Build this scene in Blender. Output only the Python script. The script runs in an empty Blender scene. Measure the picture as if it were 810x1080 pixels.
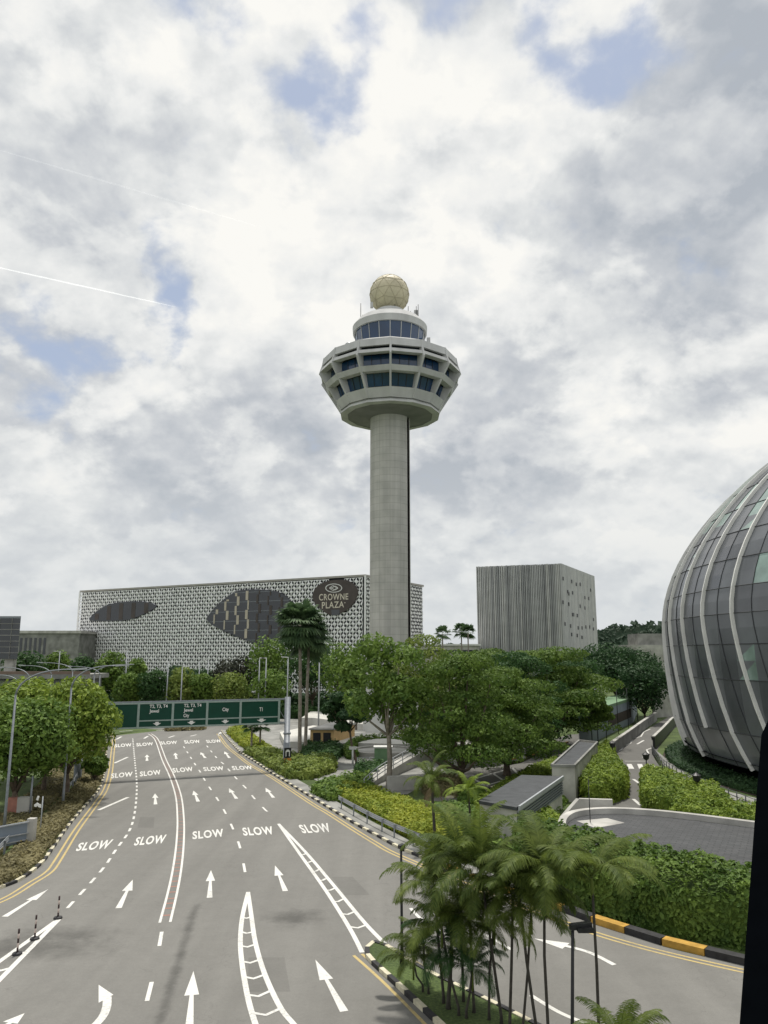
import bpy, math, random
import numpy as np
from mathutils import Vector, Matrix
random.seed(7); RNG = np.random.default_rng(7)
R = math.radians
scene = bpy.context.scene
col = scene.collection
# ------------------------------------------------------------------ camera
FPX = 800.0; PITCH = R(10.62); EYE = 13.0
CT, ST = math.cos(PITCH), math.sin(PITCH)
cam_d = bpy.data.cameras.new('camera'); cam = bpy.data.objects.new('camera', cam_d); col.objects.link(cam)
cam.location = (0, 0, EYE); cam.rotation_euler = (math.pi/2 + PITCH, 0, 0)
cam_d.sensor_fit = 'VERTICAL'; cam_d.sensor_height = 36.0; cam_d.sensor_width = 27.0
cam_d.lens = 36.0*FPX/1080.0; cam_d.clip_start = 0.1; cam_d.clip_end = 20000
scene.camera = cam
def ray(px, py):
    a = (px-405)/FPX; b = (540-py)/FPX
    return Vector((a, CT - b*ST, ST + b*CT))
def P(px, py, z=0.0):                       # photo pixel -> point at height z
    d = ray(px, py); t = (z-EYE)/d.z
    return Vector((d.x*t, d.y*t, z))
def PY(px, py, Y):                          # photo pixel -> point at distance Y
    d = ray(px, py); t = Y/d.y
    return Vector((d.x*t, Y, EYE + d.z*t))
def PP(px, py, p0, n):                      # photo pixel -> point on a plane
    d = ray(px, py); o = Vector((0, 0, EYE))
    t = (p0-o).dot(n)/d.dot(n)
    return o + d*t
# ------------------------------------------------------------------ mesh builder
class MB:
    def __init__(s): s.v=[]; s.f=[]; s.m=[]; s.sm=[]; s.chunks=[]
    def face(s, pts, m=0, smooth=False):
        b=len(s.v); s.v += [tuple(p) for p in pts]; s.f.append(tuple(range(b, b+len(pts)))); s.m.append(m); s.sm.append(smooth)
    def obox(s, o, u, v, w, m=0):           # corner o, edge vectors
        o=Vector(o);u=Vector(u);v=Vector(v);w=Vector(w)
        if u.cross(v).dot(w) < 0: u, v = v, u
        c=[o,o+u,o+u+v,o+v,o+w,o+u+w,o+u+v+w,o+v+w]
        b=len(s.v); s.v += [tuple(p) for p in c]
        for q in ((3,2,1,0),(4,5,6,7),(0,1,5,4),(1,2,6,5),(2,3,7,6),(3,0,4,7)):
            s.f.append(tuple(b+i for i in q)); s.m.append(m); s.sm.append(False)
    def box(s, c, d, rz=0, m=0):            # centre of base, dims
        ca,sa=math.cos(rz),math.sin(rz)
        u=Vector((ca,sa,0))*d[0]; v=Vector((-sa,ca,0))*d[1]; w=Vector((0,0,d[2]))
        s.obox(Vector(c)-u/2-v/2,u,v,w,m)
    def bar(s, a, b, w, h=None, m=0):
        a=Vector(a);b=Vector(b);h=h or w; d=(b-a)
        up=Vector((0,0,1))
        if abs(d.normalized().z)>.97: up=Vector((0,1,0))
        x=d.cross(up).normalized(); y=x.cross(d).normalized()
        s.obox(a-x*w/2-y*h/2, x*w, y*h, d, m)
    def prism(s, poly, z0, z1, m=0, mt=None):
        poly=[(p[0],p[1]) for p in poly]
        A=sum(poly[i][0]*poly[(i+1)%len(poly)][1]-poly[(i+1)%len(poly)][0]*poly[i][1] for i in range(len(poly)))
        if A<0: poly=poly[::-1]
        n=len(poly)
        s.face([(x,y,z1) for x,y in poly], m if mt is None else mt)
        s.face([(x,y,z0) for x,y in poly[::-1]], m)
        for i in range(n):
            a=poly[i];b=poly[(i+1)%n]
            s.face([(a[0],a[1],z0),(b[0],b[1],z0),(b[0],b[1],z1),(a[0],a[1],z1)], m)
    def tube(s, pts, rad, n=8, m=0, caps=True, smooth=True):
        pts=[Vector(p) for p in pts]; k=len(pts)
        if not hasattr(rad,'__len__'): rad=[rad]*k
        b=len(s.v); prev=None
        for i,p in enumerate(pts):
            d=(pts[min(i+1,k-1)]-pts[max(i-1,0)]).normalized()
            if prev is None:
                ref=Vector((1,0,0)) if abs(d.x)<.9 else Vector((0,1,0))
                x=(ref-d*ref.dot(d)).normalized()
            else: x=(prev-d*prev.dot(d)).normalized()
            prev=x; y=d.cross(x)
            for j in range(n):
                a=2*math.pi*j/n; s.v.append(tuple(p+(x*math.cos(a)+y*math.sin(a))*rad[i]))
        for i in range(k-1):
            for j in range(n):
                a=b+i*n+j; c=b+i*n+(j+1)%n
                s.f.append((a,c,c+n,a+n)); s.m.append(m); s.sm.append(smooth)
        if caps:
            s.f.append(tuple(b+j for j in range(n))[::-1]); s.m.append(m); s.sm.append(False)
            s.f.append(tuple(b+(k-1)*n+j for j in range(n))); s.m.append(m); s.sm.append(False)
    def lathe(s, prof, n, c=(0,0), a0=0.0, m=0, smooth=False, closed=False, arc=None):
        b=len(s.v); k=len(prof); full = arc is None
        cnt = n if full else n+1
        for r,z in prof:
            for j in range(cnt):
                a=a0+((2*math.pi) if full else arc)*j/n
                s.v.append((c[0]+r*math.cos(a), c[1]+r*math.sin(a), z))
        kk = k if closed else k-1
        for i in range(kk):
            i2=(i+1)%k
            for j in range(n):
                j2=(j+1)%cnt
                s.f.append((b+i*cnt+j,b+i*cnt+j2,b+i2*cnt+j2,b+i2*cnt+j)); s.m.append(m); s.sm.append(smooth)
    def sphere(s, c, r, n=12, k=8, m=0):
        if not hasattr(r,'__len__'): r=(r,r,r)
        b=len(s.v)
        for i in range(k+1):
            t=math.pi*i/k
            for j in range(n):
                a=2*math.pi*j/n
                s.v.append((c[0]+r[0]*math.sin(t)*math.cos(a),c[1]+r[1]*math.sin(t)*math.sin(a),c[2]+r[2]*math.cos(t)))
        for i in range(k):
            for j in range(n):
                s.f.append((b+i*n+j,b+(i+1)*n+j,b+(i+1)*n+(j+1)%n,b+i*n+(j+1)%n)); s.m.append(m); s.sm.append(True)
    def leaves(s, pts, nrm, size, aspect=.55, m=0):
        n=len(pts)
        if n==0: return
        t=RNG.normal(size=(n,3)); t-= nrm*np.sum(t*nrm,1)[:,None]; t/=np.linalg.norm(t,axis=1)[:,None]+1e-9
        b=np.cross(nrm,t); sz=(size*RNG.uniform(.6,1.35,n))[:,None]
        V=np.empty((n,4,3)); V[:,0]=pts-t*sz; V[:,1]=pts+b*sz*aspect+nrm*sz*.15; V[:,2]=pts+t*sz; V[:,3]=pts-b*sz*aspect+nrm*sz*.15
        s.quads(V,m)
    def quads(s, V, m=0): s.chunks.append((np.asarray(V,dtype=np.float64).reshape(-1,3), m))
    def build(s, name, mats, parent=None, root=None, origin=None):
        if not isinstance(mats,(list,tuple)): mats=[mats]
        va=[np.array(s.v,dtype=np.float64).reshape(-1,3)]; nv=len(s.v)
        li=[np.array([i for f in s.f for i in f],dtype=np.int32)]; lt=[np.array([len(f) for f in s.f],dtype=np.int32)]
        mi=[np.array(s.m,dtype=np.int32)]; sm=[np.array(s.sm,dtype=bool)]
        for V,m in s.chunks:
            q=len(V)//4; va.append(V); li.append(np.arange(nv,nv+4*q,dtype=np.int32)); nv+=4*q
            lt.append(np.full(q,4,dtype=np.int32)); mi.append(np.full(q,m,dtype=np.int32)); sm.append(np.zeros(q,dtype=bool))
        va=np.concatenate(va); li=np.concatenate(li); lt=np.concatenate(lt); mi=np.concatenate(mi); sm=np.concatenate(sm)
        if root is None and parent is not None: root=parent
        if root is not None: org=np.array(root['org'])
        elif origin is not None: org=np.array(origin,dtype=float)
        else:
            lo,hi=va.min(0),va.max(0); org=np.array([(lo[0]+hi[0])/2,(lo[1]+hi[1])/2,lo[2]])
        va=va-org
        me=bpy.data.meshes.new(name)
        me.vertices.add(len(va)); me.vertices.foreach_set('co',va.ravel())
        me.loops.add(len(li)); me.loops.foreach_set('vertex_index',li)
        me.polygons.add(len(lt)); st=np.concatenate([[0],np.cumsum(lt)[:-1]]).astype(np.int32)
        me.polygons.foreach_set('loop_start',st); me.polygons.foreach_set('loop_total',lt)
        for mm in mats: me.materials.append(mm)
        me.polygons.foreach_set('material_index',mi); me.polygons.foreach_set('use_smooth',sm)
        me.update(calc_edges=True); me.validate()
        o=bpy.data.objects.new(name,me); col.objects.link(o)
        if parent is not None: o.parent=parent
        else: o.location=org
        o['org']=[float(x) for x in org]
        return o
def thing(name, loc, label, cat, group=None):
    o=bpy.data.objects.new(name,None); col.objects.link(o); o.location=loc; o['org']=[float(x) for x in loc]
    o.empty_display_size=.3
    return tag(o,label,cat,group)
def tag(o,label,cat,group=None,kind=None):
    o['label']=label; o['category']=cat
    if group: o['group']=group
    if kind: o['kind']=kind
    return o
def struct(o): o['kind']='structure'; return o
def relabel(o,label): o['label']=label; return o
def copy_tree(o, loc, rz=0, label=None, scale=None):
    c=o.copy(); col.objects.link(c); c.location=loc; c.rotation_euler=(0,0,rz)
    if scale: c.scale=(scale,scale,scale)
    if label: c['label']=label
    for ch in o.children:
        d=ch.copy(); col.objects.link(d); d.parent=c
        for g in ch.children:
            e=g.copy(); col.objects.link(e); e.parent=d
    return c
# ------------------------------------------------------------------ materials
def nodes(name):
    m=bpy.data.materials.new(name); m.use_nodes=True; nt=m.node_tree
    return m,nt,nt.nodes['Principled BSDF']
def N(nt,t,**k):
    n=nt.nodes.new(t)
    for a,b in k.items(): setattr(n,a,b)
    return n
def mat(name, c, rough=.7, var=.15, scale=1.0, metal=0.0, bump=0.0, bscale=20, spec=.4, c2=None, streak=False, detail=5):
    m,nt,p=nodes(name); L=nt.links
    tc=N(nt,'ShaderNodeTexCoord'); nz=N(nt,'ShaderNodeTexNoise'); nz.inputs['Scale'].default_value=scale; nz.inputs['Detail'].default_value=detail
    src=tc.outputs['Object']
    if streak:
        mp=N(nt,'ShaderNodeMapping'); mp.inputs['Scale'].default_value=(1,1,.06); L.new(src,mp.inputs['Vector']); src=mp.outputs['Vector']
    L.new(src,nz.inputs['Vector'])
    rp=N(nt,'ShaderNodeValToRGB'); e=rp.color_ramp.elements
    e[0].position=.3; e[1].position=.7
    lo=[x*(1-var) for x in c]; hi=[min(1,x*(1+var)) for x in (c2 or c)]
    e[0].color=(*lo,1); e[1].color=(*hi,1)
    L.new(nz.outputs['Fac'],rp.inputs['Fac']); L.new(rp.outputs['Color'],p.inputs['Base Color'])
    p.inputs['Roughness'].default_value=rough; p.inputs['Metallic'].default_value=metal; p.inputs['Specular IOR Level'].default_value=spec
    if bump:
        n2=N(nt,'ShaderNodeTexNoise'); n2.inputs['Scale'].default_value=bscale; n2.inputs['Detail'].default_value=4
        L.new(tc.outputs['Object'],n2.inputs['Vector'])
        b=N(nt,'ShaderNodeBump'); b.inputs['Strength'].default_value=bump; b.inputs['Distance'].default_value=.05
        L.new(n2.outputs['Fac'],b.inputs['Height']); L.new(b.outputs['Normal'],p.inputs['Normal'])
    return m
def leafmat(name, c1, c2, trans=.3, rough=.6, big=.55):
    m,nt,p=nodes(name); L=nt.links
    g=N(nt,'ShaderNodeNewGeometry'); tc=N(nt,'ShaderNodeTexCoord')
    nz=N(nt,'ShaderNodeTexNoise'); nz.inputs['Scale'].default_value=big; nz.inputs['Detail'].default_value=3
    L.new(tc.outputs['Object'],nz.inputs['Vector'])
    mr=N(nt,'ShaderNodeMapRange'); mr.inputs[1].default_value=.3; mr.inputs[2].default_value=.7; L.new(nz.outputs['Fac'],mr.inputs[0])
    ad=N(nt,'ShaderNodeMath',operation='MULTIPLY_ADD'); ad.inputs[1].default_value=.42; L.new(g.outputs['Random Per Island'],ad.inputs[0])
    ml=N(nt,'ShaderNodeMath',operation='MULTIPLY'); ml.inputs[1].default_value=.58; L.new(mr.outputs[0],ml.inputs[0]); L.new(ml.outputs[0],ad.inputs[2])
    rp=N(nt,'ShaderNodeValToRGB'); e=rp.color_ramp.elements; e[0].color=(*c1,1); e[1].color=(*c2,1)
    L.new(ad.outputs[0],rp.inputs['Fac']); L.new(rp.outputs['Color'],p.inputs['Base Color'])
    p.inputs['Roughness'].default_value=rough; p.inputs['Specular IOR Level'].default_value=.25
    tr=N(nt,'ShaderNodeBsdfTranslucent'); L.new(rp.outputs['Color'],tr.inputs['Color'])
    mx=N(nt,'ShaderNodeMixShader'); mx.inputs[0].default_value=trans
    L.new(p.outputs[0],mx.inputs[1]); L.new(tr.outputs[0],mx.inputs[2]); L.new(mx.outputs[0],nt.nodes['Material Output'].inputs['Surface'])
    return m
M={}
def paint(name,c,wear=.55):
    m,nt,p=nodes(name); L=nt.links; tc=N(nt,'ShaderNodeTexCoord')
    n1=N(nt,'ShaderNodeTexNoise'); n1.inputs['Scale'].default_value=7; n1.inputs['Detail'].default_value=10; n1.inputs['Roughness'].default_value=.75; L.new(tc.outputs['Object'],n1.inputs['Vector'])
    n2=N(nt,'ShaderNodeTexNoise'); n2.inputs['Scale'].default_value=.5; n2.inputs['Detail'].default_value=4; L.new(tc.outputs['Object'],n2.inputs['Vector'])
    a=N(nt,'ShaderNodeMath',operation='MULTIPLY_ADD'); a.inputs[1].default_value=.5; L.new(n2.outputs['Fac'],a.inputs[0]); L.new(n1.outputs['Fac'],a.inputs[2])
    rp=N(nt,'ShaderNodeValToRGB'); e=rp.color_ramp.elements; e[0].position=.76; e[0].color=(*c,1); e[1].position=.96; e[1].color=(*[x*(1-wear)+.16*wear for x in c],1); L.new(a.outputs[0],rp.inputs['Fac'])
    L.new(rp.outputs['Color'],p.inputs['Base Color']); p.inputs['Roughness'].default_value=.7; p.inputs['Specular IOR Level'].default_value=.3; return m
M['white_paint']=paint('white_road_paint',(.66,.655,.62)); M['yellow_paint']=paint('yellow_road_paint',(.50,.39,.17),.6); M['red_paint']=paint('red_road_paint',(.34,.17,.13),.5)
M['kerb_black']=mat('kerb_black',(.03,.03,.032),.7,.35,3)
M['kerb_white']=mat('kerb_white',(.6,.56,.42),.7,.22,3)
M['kerb_yellow']=mat('kerb_yellow',(.46,.27,.05),.6,.25,3)
M['concrete']=mat('pale_concrete',(.44,.43,.40),.85,.30,.5,bump=.25,detail=12)
M['concrete_dk']=mat('grey_concrete',(.25,.25,.235),.85,.32,.5,bump=.25,detail=12)
M['white_wall']=mat('white_wall',(.68,.68,.66),.7,.1,.5)
M['steel']=mat('galvanised_steel',(.24,.26,.285),.45,.12,4,metal=.3)
M['steel_lt']=mat('pale_steel',(.40,.42,.44),.45,.1,4,metal=.2)
M['black']=mat('black_metal',(.018,.019,.021),.45,.3,5)
M['darkpier']=mat('black_cladding',(.004,.005,.008),.9,.2,5,spec=.05)
M['green_sign']=mat('green_sign_face',(.002,.052,.032),.4,.12,1,spec=.3)
M['sign_white']=mat('sign_white',(.8,.8,.78),.5,.05,2)
M['sign_frame']=mat('sign_frame',(.30,.38,.35),.5,.1,4)
M['slate']=mat('dark_slate_roof',(.055,.06,.065),.7,.25,1.5,bump=.2)
M['orange']=mat('orange_plate',(.6,.25,.04),.5,.1,3)
M['bark']=mat('bark',(.13,.10,.075),.9,.35,4,bump=.5,bscale=15)
M['bark_pale']=mat('pale_bark',(.26,.23,.19),.9,.3,3,bump=.5,bscale=12)
M['palmtrunk']=mat('palm_trunk',(.06,.055,.045),.85,.3,6,bump=.3)
M['soil']=mat('brown_soil',(.13,.10,.065),.95,.35,1.5,bump=.4)
M['terracotta']=mat('brown_bed',(.05,.036,.028),.9,.25,1.5)
M['ochre']=mat('ochre_wall',(.62,.42,.20),.8,.12,1)
M['green_box']=mat('green_cabinet',(.16,.27,.15),.6,.12,2)
M['red_box']=mat('red_cabinet',(.36,.16,.12),.6,.2,2)
M['bluegrey']=mat('bluegrey_panel',(.22,.26,.31),.6,.12,.5)
M['towerconc']=None
# foliage
M['lf_mid']=leafmat('leaf_mid_green',(0.049,0.110,0.025),(0.222,0.325,0.061))
M['lf_bright']=leafmat('leaf_bright_green',(0.056,0.121,0.020),(0.323,0.410,0.058))
M['lf_yellow']=leafmat('leaf_yellow_green',(0.120,0.200,0.020),(0.414,0.437,0.057))
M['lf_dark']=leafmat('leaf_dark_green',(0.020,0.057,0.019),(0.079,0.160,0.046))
M['lf_rain']=leafmat('leaf_rain_tree',(0.029,0.078,0.015),(0.195,0.288,0.055))
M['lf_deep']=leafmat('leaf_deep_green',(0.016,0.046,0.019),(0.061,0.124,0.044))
M['lf_purple']=leafmat('leaf_dusky',(.022,.028,.024),(.06,.065,.04))
M['lf_olive']=leafmat('leaf_olive',(0.075,0.133,0.030),(0.300,0.360,0.080))
M['lf_brown']=leafmat('leaf_brown_green',(0.094,0.087,0.043),(0.323,0.287,0.144))
M['lf_palm']=leafmat('palm_leaf',(0.030,0.069,0.014),(0.189,0.237,0.048),trans=.4,big=.9) #(0.038,0.099,0.023),(0.174,0.261,0.058),trans=.35)
M['lf_fan']=leafmat('fan_palm_leaf',(0.032,0.072,0.035),(0.133,0.208,0.085))
M['lf_dead']=leafmat('dry_palm_leaf',(.16,.12,.07),(.30,.24,.15))
M['far_hill']=leafmat('far_wood_leaf',(.022,.05,.03),(.05,.085,.05))
# ground / grass
def grass_mat():
    m,nt,p=nodes('grass_ground'); L=nt.links
    tc=N(nt,'ShaderNodeTexCoord'); a=N(nt,'ShaderNodeTexNoise'); a.inputs['Scale'].default_value=.25; a.inputs['Detail'].default_value=8
    b=N(nt,'ShaderNodeTexNoise'); b.inputs['Scale'].default_value=9; b.inputs['Detail'].default_value=6
    L.new(tc.outputs['Object'],a.inputs['Vector']); L.new(tc.outputs['Object'],b.inputs['Vector'])
    mx=N(nt,'ShaderNodeMath',operation='MULTIPLY_ADD'); mx.inputs[1].default_value=.5; L.new(a.outputs['Fac'],mx.inputs[0])
    ml=N(nt,'ShaderNodeMath',operation='MULTIPLY'); ml.inputs[1].default_value=.5; L.new(b.outputs['Fac'],ml.inputs[0]); L.new(ml.outputs[0],mx.inputs[2])
    rp=N(nt,'ShaderNodeValToRGB'); e=rp.color_ramp.elements; e[0].position=.36; e[0].color=(.035,.055,.015,1); e[1].position=.66; e[1].color=(.12,.17,.045,1)
    x=e.new(.5); x.color=(.065,.10,.025,1)
    L.new(mx.outputs[0],rp.inputs['Fac']); L.new(rp.outputs['Color'],p.inputs['Base Color']); p.inputs['Roughness'].default_value=.95
    bp=N(nt,'ShaderNodeBump'); bp.inputs['Strength'].default_value=.6; bp.inputs['Distance'].default_value=.1; L.new(b.outputs['Fac'],bp.inputs['Height']); L.new(bp.outputs['Normal'],p.inputs['Normal'])
    return m
M['grass']=grass_mat()
def asphalt_mat(name='asphalt', base=.17, stains=()):
    m,nt,p=nodes(name); L=nt.links
    tc=N(nt,'ShaderNodeTexCoord'); src=tc.outputs['Object']
    def noise(s,d,rough=.6,vec=None):
        n=N(nt,'ShaderNodeTexNoise'); n.inputs['Scale'].default_value=s; n.inputs['Detail'].default_value=d; n.inputs['Roughness'].default_value=rough
        L.new(vec or src,n.inputs['Vector']); return n.outputs['Fac']
    def math_(op,a,b=None,c=None):
        n=N(nt,'ShaderNodeMath',operation=op)
        for i,x in enumerate((a,b,c)):
            if x is None: continue
            if isinstance(x,(int,float)): n.inputs[i].default_value=x
            else: L.new(x,n.inputs[i])
        return n.outputs[0]
    mp=N(nt,'ShaderNodeMapping'); mp.inputs['Rotation'].default_value=(0,0,R(-14)); mp.inputs['Scale'].default_value=(1,.05,1); L.new(src,mp.inputs['Vector'])
    lon=noise(.7,4,.5,mp.outputs['Vector'])
    big=noise(.07,6); fine=noise(28,4,.7); mid=noise(1.2,8,.7)
    v=math_('MULTIPLY_ADD',big,.35,.825-.0); 
    v=math_('MULTIPLY',v,math_('MULTIPLY_ADD',lon,.42,.79))
    v=math_('MULTIPLY',v,math_('MULTIPLY_ADD',fine,.5,.75)); v=math_('MULTIPLY',v,math_('MULTIPLY_ADD',noise(6,6,.75),.30,.85))
    vo=N(nt,'ShaderNodeTexVoronoi',feature='DISTANCE_TO_EDGE'); vo.inputs['Scale'].default_value=.16; wv_=N(nt,'ShaderNodeVectorMath',operation='ADD'); L.new(src,wv_.inputs[0]); nn_=N(nt,'ShaderNodeTexNoise'); nn_.inputs['Scale'].default_value=.9; nn_.inputs['Detail'].default_value=6; L.new(src,nn_.inputs['Vector']); sc_=N(nt,'ShaderNodeVectorMath',operation='SCALE'); sc_.inputs['Scale'].default_value=2.4; L.new(nn_.outputs['Color'],sc_.inputs[0]); L.new(sc_.outputs[0],wv_.inputs[1]); L.new(wv_.outputs[0],vo.inputs['Vector'])
    ck=N(nt,'ShaderNodeMapRange'); ck.inputs[1].default_value=0; ck.inputs[2].default_value=.004; ck.inputs[3].default_value=.84; ck.inputs[4].default_value=1; L.new(vo.outputs['Distance'],ck.inputs[0]); v=math_('MULTIPLY',v,ck.outputs[0])
    v=math_('MULTIPLY',v,math_('MULTIPLY_ADD',mid,.30,.85))
    for (x,y,r,k,sx) in stains:
        mm=N(nt,'ShaderNodeMapping'); mm.vector_type='TEXTURE'; mm.inputs['Location'].default_value=(x,y,0); mm.inputs['Scale'].default_value=(r*sx,r,1e6); L.new(src,mm.inputs['Vector'])
        ln=N(nt,'ShaderNodeVectorMath',operation='LENGTH'); L.new(mm.outputs['Vector'],ln.inputs[0])
        dn=math_('ADD',ln.outputs['Value'],math_('MULTIPLY_ADD',mid,1.1,-.55))
        mr=N(nt,'ShaderNodeMapRange',interpolation_type='SMOOTHSTEP'); mr.inputs[1].default_value=0; mr.inputs[2].default_value=1; mr.inputs[3].default_value=1-k; mr.inputs[4].default_value=1; L.new(dn,mr.inputs[0])
        v=math_('MULTIPLY',v,mr.outputs[0])
    cmb=N(nt,'ShaderNodeVectorMath',operation='SCALE'); cmb.inputs[0].default_value=(base*1.0,base*.98,base*.91); L.new(v,cmb.inputs['Scale'])
    L.new(cmb.outputs[0],p.inputs['Base Color']); p.inputs['Roughness'].default_value=.85; p.inputs['Specular IOR Level'].default_value=.3
    bp=N(nt,'ShaderNodeBump'); bp.inputs['Strength'].default_value=.35; bp.inputs['Distance'].default_value=.01; L.new(fine,bp.inputs['Height']); L.new(bp.outputs['Normal'],p.inputs['Normal'])
    return m
# ------------------------------------------------------------------ ground & roads
b=MB(); b.face([(-4000,-300,0),(4000,-300,0),(4000,7000,0),(-4000,7000,0)]); struct(b.build('ground',M['grass'],origin=(0,0,0)))
def smooth_path(pts, per=6):
    pts=[Vector(p) for p in pts]; out=[]
    for i in range(len(pts)-1):
        p0=pts[max(i-1,0)];p1=pts[i];p2=pts[i+1];p3=pts[min(i+2,len(pts)-1)]
        for k in range(per):
            t=k/per
            out.append(.5*((2*p1)+(p2-p0)*t+(2*p0-5*p1+4*p2-p3)*t*t+(3*p1-p0-3*p2+p3)*t**3))
    out.append(pts[-1]); return out
def gpath(px, z=0, per=6): return smooth_path([P(x,y,z) for x,y in px], per)
def offset(path, d):
    out=[]
    for i,p in enumerate(path):
        t=(path[min(i+1,len(path)-1)]-path[max(i-1,0)]); n=Vector((t.y,-t.x,0)).normalized()
        out.append(p+n*d)
    return out
KL=[(-70,962),(0,938),(24,928),(45.5,911),(58,894),(75.5,869),(95.5,845.5),(106.7,831),(111,815),(113,793),(112,777)]
KR=[(233,771),(237,776.7),(252.6,793.5),(271.4,806),(289,818),(330,843),(352.5,857),(375,870.6),(397.4,882.7),(421.6,895.7),(470,916),(520,936),(563,952),(590,961),(623,973.5),(670,988.5),(713,1002),(762,1013),(830,1030),(960,1060)]
left=gpath(KL); right=gpath(KR)
st1=P(312,968); road_stains=[(st1.x,st1.y,1.7,.5,1.2)]
tA=P(170,1075);tB=P(205,960)
for i in range(12):
    q=tA.lerp(tB,i/11.0); road_stains.append((q.x,q.y,1.5,.34,.2))
q=P(30,1000); road_stains.append((q.x,q.y,2.2,.4,2.2)); q=P(70,985); road_stains.append((q.x,q.y,1.5,.3,2.5))
M['asphalt']=asphalt_mat('asphalt',.182,road_stains)
M['asphalt_dk']=asphalt_mat('asphalt_dark',.14)
b=MB()
poly=[(p.x,p.y) for p in left]+[(-38,137),(-60,150),(-60,158),(-10,158),(-18,143)]+[(p.x,p.y) for p in right]+[(60,20),(60,5),(-60,5),(-60,30)]
b.face([(x,y,.008) for x,y in poly])
road=struct(b.build('road',M['asphalt'],origin=(0,0,0)))
ROADZ=.014
def ribbon(mb, path, w, z=ROADZ, m=0, dash=None, taper=None):
    path=[Vector(p) for p in path]
    L=[0]
    for i in range(1,len(path)): L.append(L[-1]+(path[i]-path[i-1]).length)
    def at(s):
        for i in range(1,len(L)):
            if s<=L[i]+1e-9:
                t=(s-L[i-1])/max(L[i]-L[i-1],1e-9); return path[i-1].lerp(path[i],t)
        return path[-1]
    segs=[(0,L[-1])]
    if dash:
        segs=[];s=0
        while s<L[-1]: segs.append((s,min(s+dash[0],L[-1]))); s+=dash[0]+dash[1]
    for a,c in segs:
        ss=[a]+[x for x in L if a<x<c]+[c]; pts=[at(s) for s in ss]
        for i in range(len(pts)-1):
            def nn(k):
                t=pts[min(k+1,len(pts)-1)]-pts[max(k-1,0)]; return Vector((-t.y,t.x,0)).normalized()*w/2
            p,q=pts[i],pts[i+1]; n1,n2=nn(i),nn(i+1)
            mb.face([(p.x-n1.x,p.y-n1.y,z),(q.x-n2.x,q.y-n2.y,z),(q.x+n2.x,q.y+n2.y,z),(p.x+n1.x,p.y+n1.y,z)],m)
def part(mb,name,mats,parent,root=None): return mb.build(name,mats,parent,root or parent)
# yellow edge lines
b=MB()
yl=gpath([(-60,972),(0,949),(29,932),(48,920),(58,907),(78,875.6),(98,849),(109,833),(114.4,815.6),(116.7,798),(118.4,780),(115,773)])
ribbon(b,yl,.14); ribbon(b,offset(yl,.38),.14); part(b,'edge_line',M['yellow_paint'],road)
b=MB()
yr=gpath([(231,774),(240,786.5),(252.6,797),(264.4,806),(288,819.6),(330,847),(347,857),(373,873.5),(397.4,888.5),(418,900),(470,922),(520,943),(563,959),(617,979.5),(673,996.5),(727,1010),(783,1022.5),(850,1037)])
ribbon(b,yr,.14); ribbon(b,offset(yr,.34),.14); part(b,'edge_line',M['yellow_paint'],road)
b=MB()
yi=gpath([(424,1012),(470,1040),(520,1067),(600,1108),(700,1150)]); ribbon(b,yi,.14); ribbon(b,offset(yi,-.34),.14)
yj=gpath([(373,1008),(402,1034),(440,1072),(490,1125)]); ribbon(b,yj,.14); ribbon(b,offset(yj,-.4),.14); part(b,'edge_line',M['yellow_paint'],road)
# centre double line with red rungs
b=MB()
c=gpath([(174,973),(182,941),(187,915),(190,888),(190.5,863),(188,839),(181,818),(173,801),(165,780),(158,774)],0,14)
ribbon(b,offset(c,.25),.13); ribbon(b,offset(c,-.25),.13)
acc=0
for i in range(1,len(c)):
    acc+=(c[i]-c[i-1]).length
    if acc>.8:
        acc=0; t=(c[i]-c[i-1]).normalized(); n=Vector((-t.y,t.x,0))
        ribbon(b,[c[i]-n*.18,c[i]+n*.18],.16,m=1)
part(b,'centre_line',[M['white_paint'],M['red_paint']],road)
b=MB(); ribbon(b,gpath([(71,958),(107.5,917.6),(122.5,896),(136,877),(141.5,860.5),(144,839),(144,822),(142,801),(140,779)]),.17,dash=(1.1,1.1)); part(b,'lane_line',M['white_paint'],road)
b=MB(); ribbon(b,gpath([(258.5,920),(253,893.5),(245.6,874),(237.5,857),(230,844),(222.5,833),(216,823),(211,814),(205,805),(198.6,795),(192,785)]),.16,dash=(2.0,3.9)); part(b,'lane_line',M['white_paint'],road)
b=MB(); ribbon(b,gpath([(282,856),(279.5,854),(269,843),(260,832),(251,823),(243,814),(237,807),(230,801),(224,794),(216,784)]),.16,dash=(2.0,3.9)); part(b,'lane_line',M['white_paint'],road)
b=MB(); ribbon(b,[P(155,1056),P(160,1036)],.17); ribbon(b,[P(168,998),P(170.6,983)],.17); part(b,'lane_line',M['white_paint'],road)
# small slip dashes
b=MB()
for a,c2 in (((104,854.5),(135,841)),((120.6,805),(134.7,798.6)),((122.5,780),(128,777)),((152,779),(156,776.5)),((178,778),(184,776)),((201,776.5),(207,775)),((126,771.5),(140,770.5)),((165,770.5),(190,769.5))):
    ribbon(b,[P(*a),P(*c2)],.32)
part(b,'guide_dash',M['white_paint'],road)
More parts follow.
